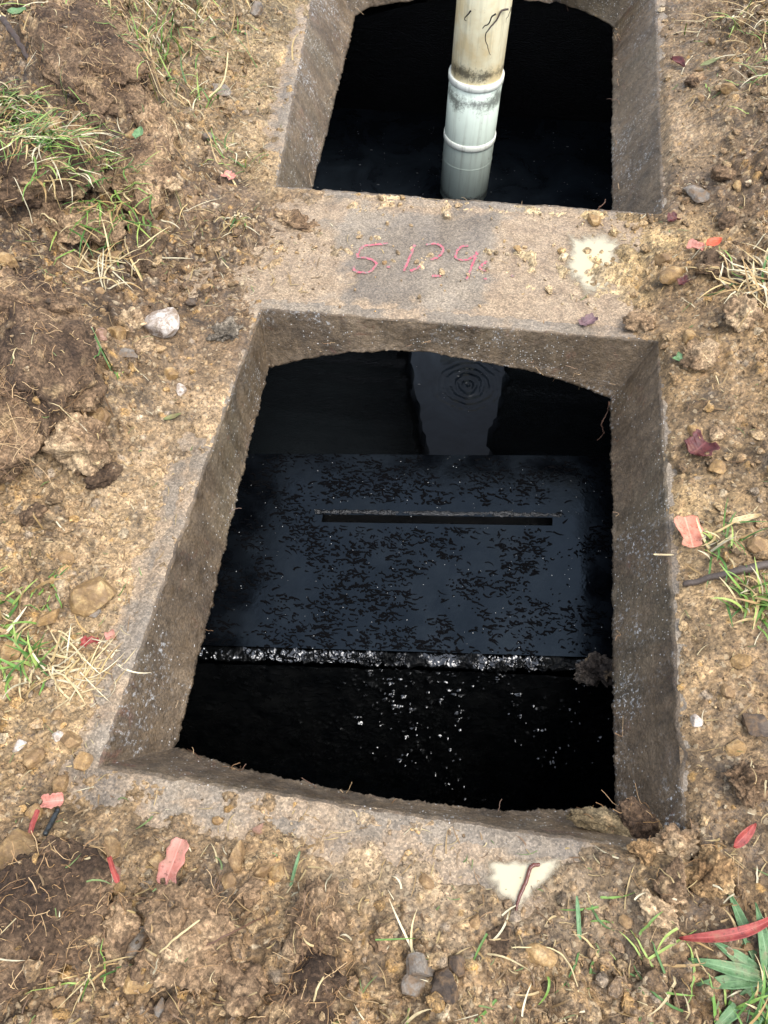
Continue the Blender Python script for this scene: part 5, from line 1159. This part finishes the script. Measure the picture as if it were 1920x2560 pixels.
put_leaf((0.3094, 0.7045, 0.0000), 0.032, 0.018, 0.8, 'maroon', 'dark red crumpled leaf right of the near hatch', 505, curl=0.5)
put_leaf((0.1608, 0.9475, 0.0000), 0.030, 0.009, 0.75, 'purple', 'purple grey leaf scrap on the edge of the dividing strip', 506, curl=0.4)
put_leaf((0.3427, 1.0738, 0.0200), 0.030, 0.009, 0.65, 'orange', 'bright orange-red leaf tip beside the dry grass', 507, 'lance', 0.2, 0.1)
put_leaf((0.3247, 1.0986, 0.0200), 0.026, 0.010, -0.3, 'pink', 'small pink leaf above the orange-red leaf tip', 508, curl=0.6)
put_leaf((0.3007, 0.1160, 0.0120), 0.11, 0.0052, 0.36, 'red', 'long red gum leaf at the lower right beside the broad-leaved weed', 509, 'lance', 0.35, 0.08, bow=-0.07)
put_leaf((0.3206, 0.2019, 0.0200), 0.034, 0.006, 0.85, 'red', 'narrow red leaf standing among the right-hand crumbs', 510, 'lance', 0.3, 0.1, tilt=(0.4, -0.2), lift=0.008)
put_leaf((-0.4341, 0.3231, 0.0000), 0.022, 0.006, 0.15, 'red', 'small red leaf above the dry matted tuft', 511, curl=0.6, tear=0.5)
put_leaf((-0.4153, 0.3379, 0.0000), 0.012, 0.005, 0.6, 'pink', 'tiny pinkish leaf scrap beside the large angular rock', 512)
put_leaf((-0.4822, 1.2203, 0.0100), 0.024, 0.009, -0.4, 'pink', 'pink leaf scrap left of the far hatch near end', 513, tear=0.6)
put_leaf((-0.2955, 0.0747, 0.0000), 0.026, 0.0022, -0.9, 'red', 'thin dark red stem piece left of the pink leaf', 514, 'torn', 0.6, 0.2)
put_leaf((0.3323, 1.6793, 0.0300), 0.040, 0.011, -0.9, 'maroon', 'dark maroon leaf right of the far hatch', 515, 'lance', 0.4, 0.2)
put_leaf((0.2999, 1.1921, 0.0200), 0.018, 0.009, 0.5, 'maroon', 'tiny crimson leaf bit right of the divider', 516, curl=0.6)
put_leaf((0.3008, 1.0116, 0.0100), 0.020, 0.006, 0.7, 'maroon', 'crimson leaf crumb below the ochre patch of stone', 517, curl=0.6)
put_leaf((-0.9508, 1.5100, 0.1200), 0.034, 0.013, 0.4, 'green', 'rounded green leaf by the dark twig', 518, 'lance', 0.3, 0.05, lift=0.01)
put_leaf((-0.6116, 1.1843, 0.1200), 0.032, 0.009, 1.6, 'green', 'dark green leaf stuck on the largest turf clod', 519, 'lance', 0.3, 0.1, lift=0.02)
put_leaf((0.3898, 1.6549, 0.0500), 0.055, 0.006, 0.7, 'olive', 'olive strap leaf right of the far hatch', 520, 'lance', 0.2, 0.1)
put_leaf((0.1556, 0.1029, 0.0000), 0.040, 0.0021, 1.7, 'green', 'single green grass blade standing below the puddle', 521, 'strap', 0.2, 0.05, tilt=(0, -0.25), lift=0.004, name='grass_shoot', cat='grass')
put_leaf((-0.1342, 0.1074, 0.0000), 0.036, 0.0016, 1.45, 'green', 'single green grass blade below the grey rim strip', 522, 'strap', 0.2, 0.05, tilt=(0, -0.25), lift=0.004, name='grass_shoot', cat='grass')
put_leaf((0.3563, 0.5886, 0.0300), 0.045, 0.005, 0.4, 'straw', 'cream dead leaf scrap at the right edge near the dark red leaf', 523, 'lance', 0.4, 0.2)
put_leaf((0.2595, 0.5381, -0.0000), 0.026, 0.0012, 0.1, 'straw', 'short straw stuck to the right hatch rim by the coral leaf', 524, 'strap', 0.1, 0.1, name='straw_stalk', cat='straw')
put_leaf((-0.4288, 0.6713, -0.0000), 0.026, 0.004, 0.55, 'olive', 'pale green leaf sliver by the left rim of the near hatch', 525, 'lance', 0.2, 0.1)
put_leaf((-0.3199, 0.4911, -0.1000), 0.0, 0.0, 0, 'olive', '', 526) if False else None

wd = empty('broadleaf_weed', (0.3328, 0.0749, 0.0120)); tag(wd, 'broad-leaved blue-green weed rosette in the lower right corner', 'weed')
r = np.random.default_rng(77)
for k, (hd_, L, el_) in enumerate(((2.0, 0.062, 0.5), (2.35, 0.055, 0.35), (1.72, 0.05, 0.7), (3.05, 0.058, 0.3), (3.35, 0.055, 0.18), (3.9, 0.062, 0.12), (4.3, 0.05, 0.3), (2.7, 0.045, 0.6), (1.1, 0.05, 0.6), (0.3, 0.05, 0.5), (5.2, 0.05, 0.4))):
    V, F = leaf_mesh(L*1.2, 0.0066, 600+k, 0.3, 0.06, 'lance'); V[:, 0] += L*0.6
    V[:, 2] -= 0.55*V[:, 0]**2/L*math.sin(el_+0.25)*0.9
    V = V@rotm(0, -el_, hd_).T
    o = mk('leaf', V, F, LM['green'], wd, col=LEAFCOL); md = o.modifiers.new('thickness', 'SOLIDIFY'); md.thickness = 0.0005
sdl = empty('seedling', (0.2932, 0.8652, 0.0120)); tag(sdl, 'tiny bright green seedling right of the near hatch far corner', 'seedling')
for k, (hd_, L) in enumerate(((0.3, 0.016), (1.9, 0.015), (3.4, 0.017), (4.9, 0.014))):
    V, F = leaf_mesh(L, 0.005, 640+k, 0.2, 0.05, 'lance', 12, 5); V[:, 0] += L/2; V[:, 2] += 0.008
    o = mk('leaf', V@rotm(0, -0.3, hd_).T, F, LM['green'], sdl, col=LEAFCOL)

# ------------------------------------------------------------------ twigs, sticks, roots
M['bark'] = mat_plain('dark_bark', alb(70, 52, 40), 0.6, (300, 0.5, 0.002)); M['greybark'] = mat_plain('grey_bark', alb(88, 74, 64), 0.6, (220, 0.6, 0.002))
M['black_stick'] = mat_plain('charred_stick', alb(44, 48, 48), 0.45, (200, 0.4, 0.001)); M['root'] = mat_plain('root_bark', alb(112, 78, 56), 0.6, (300, 0.4, 0.001))
M['worm'] = mat_plain('worm_skin', alb(108, 56, 42), 0.3, (500, 0.3, 0.0006)); M['darkroot'] = mat_plain('dark_root', alb(34, 26, 20), 0.8)
M['strawroot'] = mat_plain('straw_stalk', alb(220, 198, 146), 0.55)
def rod(name, pts, rad, mat, label, cat, n=40, jit=0.0008, seg=10, seed=1):
    P = smooth_path(pts, n); q = P*1.0
    P = P+np.stack([noise2(np.arange(n)*0.35, np.full(n, seed+k*7.0), 3) for k in range(3)], 1)*jit
    rr = np.interp(np.linspace(0, 1, n), np.linspace(0, 1, len(rad)), rad)*(1+0.10*noise2(np.arange(n)*0.5, np.full(n, seed*1.3), 4))
    rr[0] *= 0.35; rr[-1] *= 0.35
    c = P.mean(0); V, F = tube(P-c, rr, seg)
    return tag(mk(name, V, F, M[mat], loc=tuple(c)), label, cat)
def on(px, up):      # a ground spot lifted above the soil there
    return (px[0], px[1], float(surf_z(px[0], px[1]))+up)
rod('twig', [(-0.9533, 1.4569, 0.1600), (-0.9140, 1.4119, 0.1550), (-0.8743, 1.3643, 0.1400), (-0.8429, 1.3221, 0.1200)], (0.006, 0.0055, 0.005, 0.003), 'bark', 'dark twig leaning on the turf in the top left corner', 'twig', jit=0.003)
rod('stick', [on((0.2786, 0.4931, 0.0000), 0.006), on((0.3192, 0.5022, 0.0000), 0.010), on((0.3538, 0.5119, 0.0000), 0.012), on((0.4061, 0.5284, 0.0000), 0.014), on((0.4580, 0.5404, 0.0000), 0.016)], (0.0036, 0.0042, 0.005, 0.0056, 0.0056), 'greybark', 'grey brown stick pointing at the right rim of the near hatch', 'stick', jit=0.002)
rod('stick', [on((-0.4021, 0.1316, 0.0000), 0.006), on((-0.4008, 0.1182, 0.0000), 0.005), on((-0.3986, 0.1013, 0.0000), 0.004)], (0.0026, 0.003, 0.0028), 'black_stick', 'short charred black stick at the lower left', 'stick', 24)
rod('worm', [(0.1168, 0.1479, 0.0040), (0.1099, 0.1462, 0.0060), (0.1063, 0.1417, 0.0060), (0.1031, 0.1293, 0.0060), (0.0980, 0.1169, 0.0060), (0.0953, 0.1066, 0.0060), (0.0940, 0.0959, 0.0060)], (0.0018, 0.0021, 0.0021, 0.0020, 0.0019, 0.0014, 0.0008), 'worm', 'thin reddish brown worm lying across the milky puddle by the near rim', 'worm', 60, 0.0004)
rod('straw_stalk', [on((-0.5791, 1.6070, 0.0000), 0.012), on((-0.5702, 1.5245, 0.0000), 0.008), on((-0.5758, 1.4418, 0.0000), 0.006)], (0.0018, 0.0022, 0.0018), 'strawroot', 'long pale straw stalk left of the far hatch', 'straw', 20, 0.001, 6)
rod('straw_stalk', [on((-0.2308, 0.0134, 0.0000), 0.012), on((-0.2132, 0.0282, 0.0000), 0.03), on((-0.1971, 0.0438, 0.0000), 0.03)], (0.0008, 0.0011, 0.0009), 'strawroot', 'straw stalk lying over the largest tan lower lump', 'straw', 20, 0.0008, 6)
rod('dry_stem', [on((-0.1932, 0.0248, 0.0000), 0.012), on((-0.1725, 0.0380, 0.0000), 0.022), on((-0.1539, 0.0574, 0.0000), 0.018)], (0.0008, 0.0009, 0.0007), 'root', 'brown grass stems crossing beside the largest tan lower lump', 'stem', 20, 0.001, 6)
rod('straw_stalk', [on((0.0903, 0.0668, 0.0000), 0.004), on((0.1334, 0.0709, 0.0000), 0.006), on((0.1532, 0.0478, 0.0000), 0.006), on((0.1546, 0.0173, 0.0000), 0.004)], (0.0006, 0.0008, 0.0008, 0.0006), 'strawroot', 'bent straw below the flat orange stone', 'straw', 30, 0.0008, 6)
rod('straw_stalk', [on((-0.0886, -0.0041, 0.0000), 0.012), on((-0.0859, 0.0060, 0.0000), 0.012), on((-0.0822, 0.0163, 0.0000), 0.01)], (0.0009, 0.0011, 0.0009), 'strawroot', 'short straw at the bottom edge on the dark hairy lump', 'straw', 16, 0.0006, 6)
rod('root', [(0.2153, 0.8768, -0.1000), (0.2164, 0.8721, -0.1200), (0.2104, 0.8592, -0.1350), (0.2164, 0.8523, -0.1500), (0.2078, 0.8424, -0.1600)], (0.0011, 0.0012, 0.001, 0.0009, 0.0005), 'root', 'curly thin root dangling in the far right corner of the near hatch', 'root', 60, 0.003, 6)
rod('root', [on((0.1766, 1.2206, 0.0000), 0.0), (0.1790, 1.2187, 0.0120), (0.1845, 1.2227, 0.0160), (0.1869, 1.2276, 0.0200)], (0.0012, 0.001, 0.0008, 0.0005), 'root', 'wiry rootlet sticking up by the ochre pebble', 'root', 30, 0.003, 6)
# hair roots along the broken underside edges
def edge_hairs(loop, n, seed, name, label):
    r = np.random.default_rng(seed); Tn = loop[1]; N = loop_normals(Tn); i = r.integers(0, len(Tn), n)
    nn = np.c_[-N[i], np.full(n, -0.8)]; nn /= np.linalg.norm(nn, axis=1)[:, None]
    b = Tn[i].copy(); b[:, :2] += N[i]*0.004; b[:, 2] += r.uniform(0, 0.03, n)
    V, F, C = fibres(n, b, nn, seed, (0.006, 0.030), 0.00040, [alb(150, 116, 84), alb(190, 160, 120), alb(110, 80, 60)])
    return tag(mk(name, V, F, M['blade'], col=C), label, 'roots', kind='stuff')
edge_hairs(L1, 70, 81, 'root_hairs', 'fine root hairs fringing the broken lower edge of the near hatch')
edge_hairs(L2, 110, 82, 'root_hairs', 'fine root hairs fringing the broken lower edge of the far hatch')
# dark roots hanging in front of the pipe
hr = empty('hanging_roots', (-0.08, 2.06, -0.06)); tag(hr, 'dark tangled roots hanging over the top of the white pipe', 'roots')
r = np.random.default_rng(5)
def strand(p0, d, L, rad, seed, mat='darkroot', n=24):
    rr_ = np.random.default_rng(seed); P = [np.array(p0, float)]; d = np.array(d, float)
    for k in range(n-1):
        d = d+rr_.normal(size=3)*0.22+np.array([0, 0, -0.05]); d /= np.linalg.norm(d); P.append(P[-1]+d*L/n)
    V, F = tube(np.array(P)-np.array(hr.location), np.linspace(rad, rad*0.3, n), 6)
    return mk('root', V, F, M[mat], hr)
for k in range(3):
    x = r.uniform(-0.19, 0.03); strand((x, 1.975+r.uniform(-0.01, 0.05), -0.045), (r.normal()*0.5, -0.1, -0.6), r.uniform(0.03, 0.08), r.uniform(0.0008, 0.0022), 700+k)
for k in range(0): strand((-0.185+r.normal()*0.012, 2.02, -0.06), (r.normal()*0.15, 0, -1), r.uniform(0.10, 0.22), r.uniform(0.0006, 0.0014), 740+k)
for k in range(0): strand((0.035+r.normal()*0.012, 2.02, -0.06), (r.normal()*0.10, 0, -1), r.uniform(0.08, 0.20), r.uniform(0.0006, 0.0014), 770+k)
strand((-0.0192, 2.0129, -0.0500), (-0.7, -0.2, -0.35), 0.14, 0.0024, 801, 'bark')

# ------------------------------------------------------------------ milky puddles
def mat_milk():
    t = NT('milky_water')
    at = t.attr('Col'); sep = t.n('ShaderNodeSeparateColor'); t.link(at, sep.inputs[0])
    lv = t.math('ADD', sep.outputs[0], t.math('MULTIPLY', t.math('SUBTRACT', t.noise(60, 5, 0.7, dist=0.9), 0.5), 0.8))
    c = t.ramp(lv, [(0.02, alb(140, 120, 94)), (0.20, alb(168, 152, 124)), (0.45, alb(202, 190, 162)), (0.9, alb(212, 198, 162))])
    t.link(t.ramp(lv, [(0.02, 0.0), (0.62, 1.0)]), t.b.inputs['Alpha'])
    return t.done(c, 0.14, t.bump(t.noise(60, 2), 0.05, 0.001), 0.5)
M['milk'] = mat_milk()
def puddle(outline, label, seed, z):
    P = np.asarray([p[:2] for p in outline]); c = P.mean(0)
    n = 160; L = np.r_[P, P[:1]]; s = np.r_[0, np.cumsum(np.linalg.norm(np.diff(L, axis=0), axis=1))]
    q = np.linspace(0, s[-1], n, endpoint=False); B = np.stack([np.interp(q, s, L[:, k]) for k in (0, 1)], 1)
    B = B+((B-c)*(0.13*fbm2(B[:, 0], B[:, 1], 60, 4, seed))[:, None])
    fs = (1.0, 0.985, 0.93, 0.85, 0.75, 0.6, 0.4, 0.2, 0.02)
    V = []; C = []
    for i, f in enumerate(fs):
        V.append(np.c_[(B-c)*f, np.full(n, z-0.003 if i == 0 else z)]); C.append(np.full((n, 3), min(1.0, (1-f)*1.6)))
    V = np.stack(V, 1).reshape(-1, 3); C = np.stack(C, 1).reshape(-1, 3)
    return tag(mk('puddle', V, grid_faces(n, len(fs), wrap=True), M['milk'], col=C, loc=(c[0], c[1], 0)), label, 'puddle')
puddle([(0.0567, 0.1456, 0.0000), (0.0999, 0.1507, 0.0000), (0.1410, 0.1591, 0.0000), (0.1375, 0.1442, 0.0000), (0.1183, 0.1230, 0.0000), (0.0968, 0.1002, 0.0000), (0.0736, 0.1098, 0.0000), (0.0560, 0.1293, 0.0000)], 'milky cream puddle under the worm by the near rim', 3, 0.0036)
puddle([(0.1259, 1.1571, -0.0000), (0.1844, 1.1718, 0.0000), (0.2193, 1.1610, 0.0000), (0.2109, 1.1186, -0.0000), (0.2180, 1.0849, 0.0000), (0.2062, 1.0446, 0.0000), (0.1911, 1.0051, 0.0000), (0.1509, 1.0059, 0.0000), (0.1319, 1.0364, 0.0000), (0.1176, 1.0740, -0.0000), (0.1244, 1.1152, 0.0000)], 'milky cream puddle on the dividing strip right of the date', 9, 0.0022)

# floating flecks on the flooded shelf
def flecks(n, seed):
    r = np.random.default_rng(seed)
    u = r.uniform(0.22, 0.80, n); v = r.uniform(0.0, 1.0, n)
    pk = bil(u, v); dk = fbm2(pk[:, 0], pk[:, 1], 14, 3, 44)+0.25-1.3*np.abs(u-0.5); kp = r.random(n) < np.clip(0.35+1.2*dk, 0.04, 1); u, v = u[kp], v[kp]; n = len(u)
    ok = ~((u > su0-0.01) & (u < su1+0.01) & (v > sv0-0.02) & (v < sv1+0.06)); u, v = u[ok], v[ok]; n = len(u)
    c = bil(u, v); hd = r.normal(size=n)*0.38; L = 0.002+0.016*r.random(n)**2.0; w = 0.0006+0.0012*r.random(n)**1.5
    k = 4; s = np.linspace(-0.5, 0.5, k)[None]; h = hd[:, None]+r.normal(size=n)[:, None]*0.8*s
    P = c[:, None]+np.stack([np.cos(h)*s*L[:, None], np.sin(h)*s*L[:, None], 0*h+0.0009], -1)
    V, F, C = ribbons(P, w, np.tile(np.array([[0.004, 0.004, 0.004]]), (n, 1)), -0.3)
    m = mat_plain('sodden_fleck', (0.0015, 0.0015, 0.0018), 0.8, None, 0.03)
    o = mk('floating_flecks', V, F, m); tag(o, 'dark sodden flecks floating on the flooded shelf', 'debris', kind='stuff')
flecks(9000, 61)
def specks(n, seed):
    r = np.random.default_rng(seed); V0, F0 = ico(1); m = len(V0)
    u = r.uniform(0.2, 0.85, n); v = r.uniform(-0.02, 1.0, n); c = bil(u, np.maximum(v, 0))
    s = np.minimum(0.0004*(1-r.random(n))**(-0.4), 0.0009)
    P = V0[None]*s[:, None, None]*np.array([1, 1, 0.6])+c[:, None]+np.array([0, 0, 0.0006])
    t = NT('pale_speck'); mt = t.done(alb(190, 190, 186), 0.5)
    o = mk('floating_specks', P.reshape(-1, 3), (F0[None]+(np.arange(n)*m)[:, None, None]).reshape(-1, 3), mt); tag(o, 'pale specks of grit floating on the flooded shelf', 'debris', kind='stuff')
specks(240, 62)

def water_specks(n, seed):
    r = np.random.default_rng(seed); V0, F0 = ico(1); m = len(V0)
    x = r.uniform(-0.55, 0.45, n); y = r.uniform(1.2, 2.45, n); s = np.minimum(0.0007*(1-r.random(n))**(-0.5), 0.0026)
    P = V0[None]*s[:, None, None]*np.stack([r.uniform(0.7, 2.2, n), r.uniform(0.7, 1.4, n), np.full(n, 0.4)], -1)[:, None]+np.stack([x, y, np.full(n, -0.6195)], -1)[:, None]
    t = NT('floating_scum'); mt = t.done(alb(120, 122, 124), 0.6)
    tag(mk('floating_scum', P.reshape(-1, 3), (F0[None]+(np.arange(n)*m)[:, None, None]).reshape(-1, 3), mt), 'specks of scum floating on the black water', 'debris', kind='stuff')
water_specks(420, 63)

# coarser crumbs carrying the loose soil on beyond the dug area
def outer_crumbs(n, seed):
    r = np.random.default_rng(seed); V0, F0 = ico(1); m = len(V0)
    x = r.uniform(-2.3, 1.7, n*2); y = r.uniform(-1.2, 3.2, n*2); d = poly_sd(x, y, FRAME); k = (d > 0.0) & (d < 0.75)
    x, y = x[k][:n], y[k][:n]; n = len(x); dd = poly_sd(x, y, FRAME)
    z = base_h(x, y)+fbm2(x, y, 7, 4, 11)*0.014+fbm2(x, y, 1.3, 3, 14)*0.04*sstep(dd/0.6)+fbm2(x, y, 17, 2, 19)*0.012*sstep(dd/0.15)
    s = np.minimum(0.003*(1-r.random(n))**(-0.5), 0.016)
    P = V0[None]*(1+0.25*r.normal(size=(n, m, 1)).clip(-1.5, 1.5))*(s[:, None]*r.uniform(0.65, 1.45, (n, 3)))[:, None]
    P = P+np.stack([x, y, z+s*0.25], -1)[:, None]
    C = (PAL[r.choice(len(PAL), n, p=PALW)]*0.55+tone(x, y)*0.45)*r.uniform(0.7, 1.25, (n, 1))
    o = mk('rubble', P.reshape(-1, 3), (F0[None]+(np.arange(n)*m)[:, None, None]).reshape(-1, 3), M['soil'], col=np.repeat(C, m, 0), smooth=False)
    tag(o, 'loose soil crumbs scattered further out from the dug area', 'rubble', kind='stuff')
outer_crumbs(9000, 53)
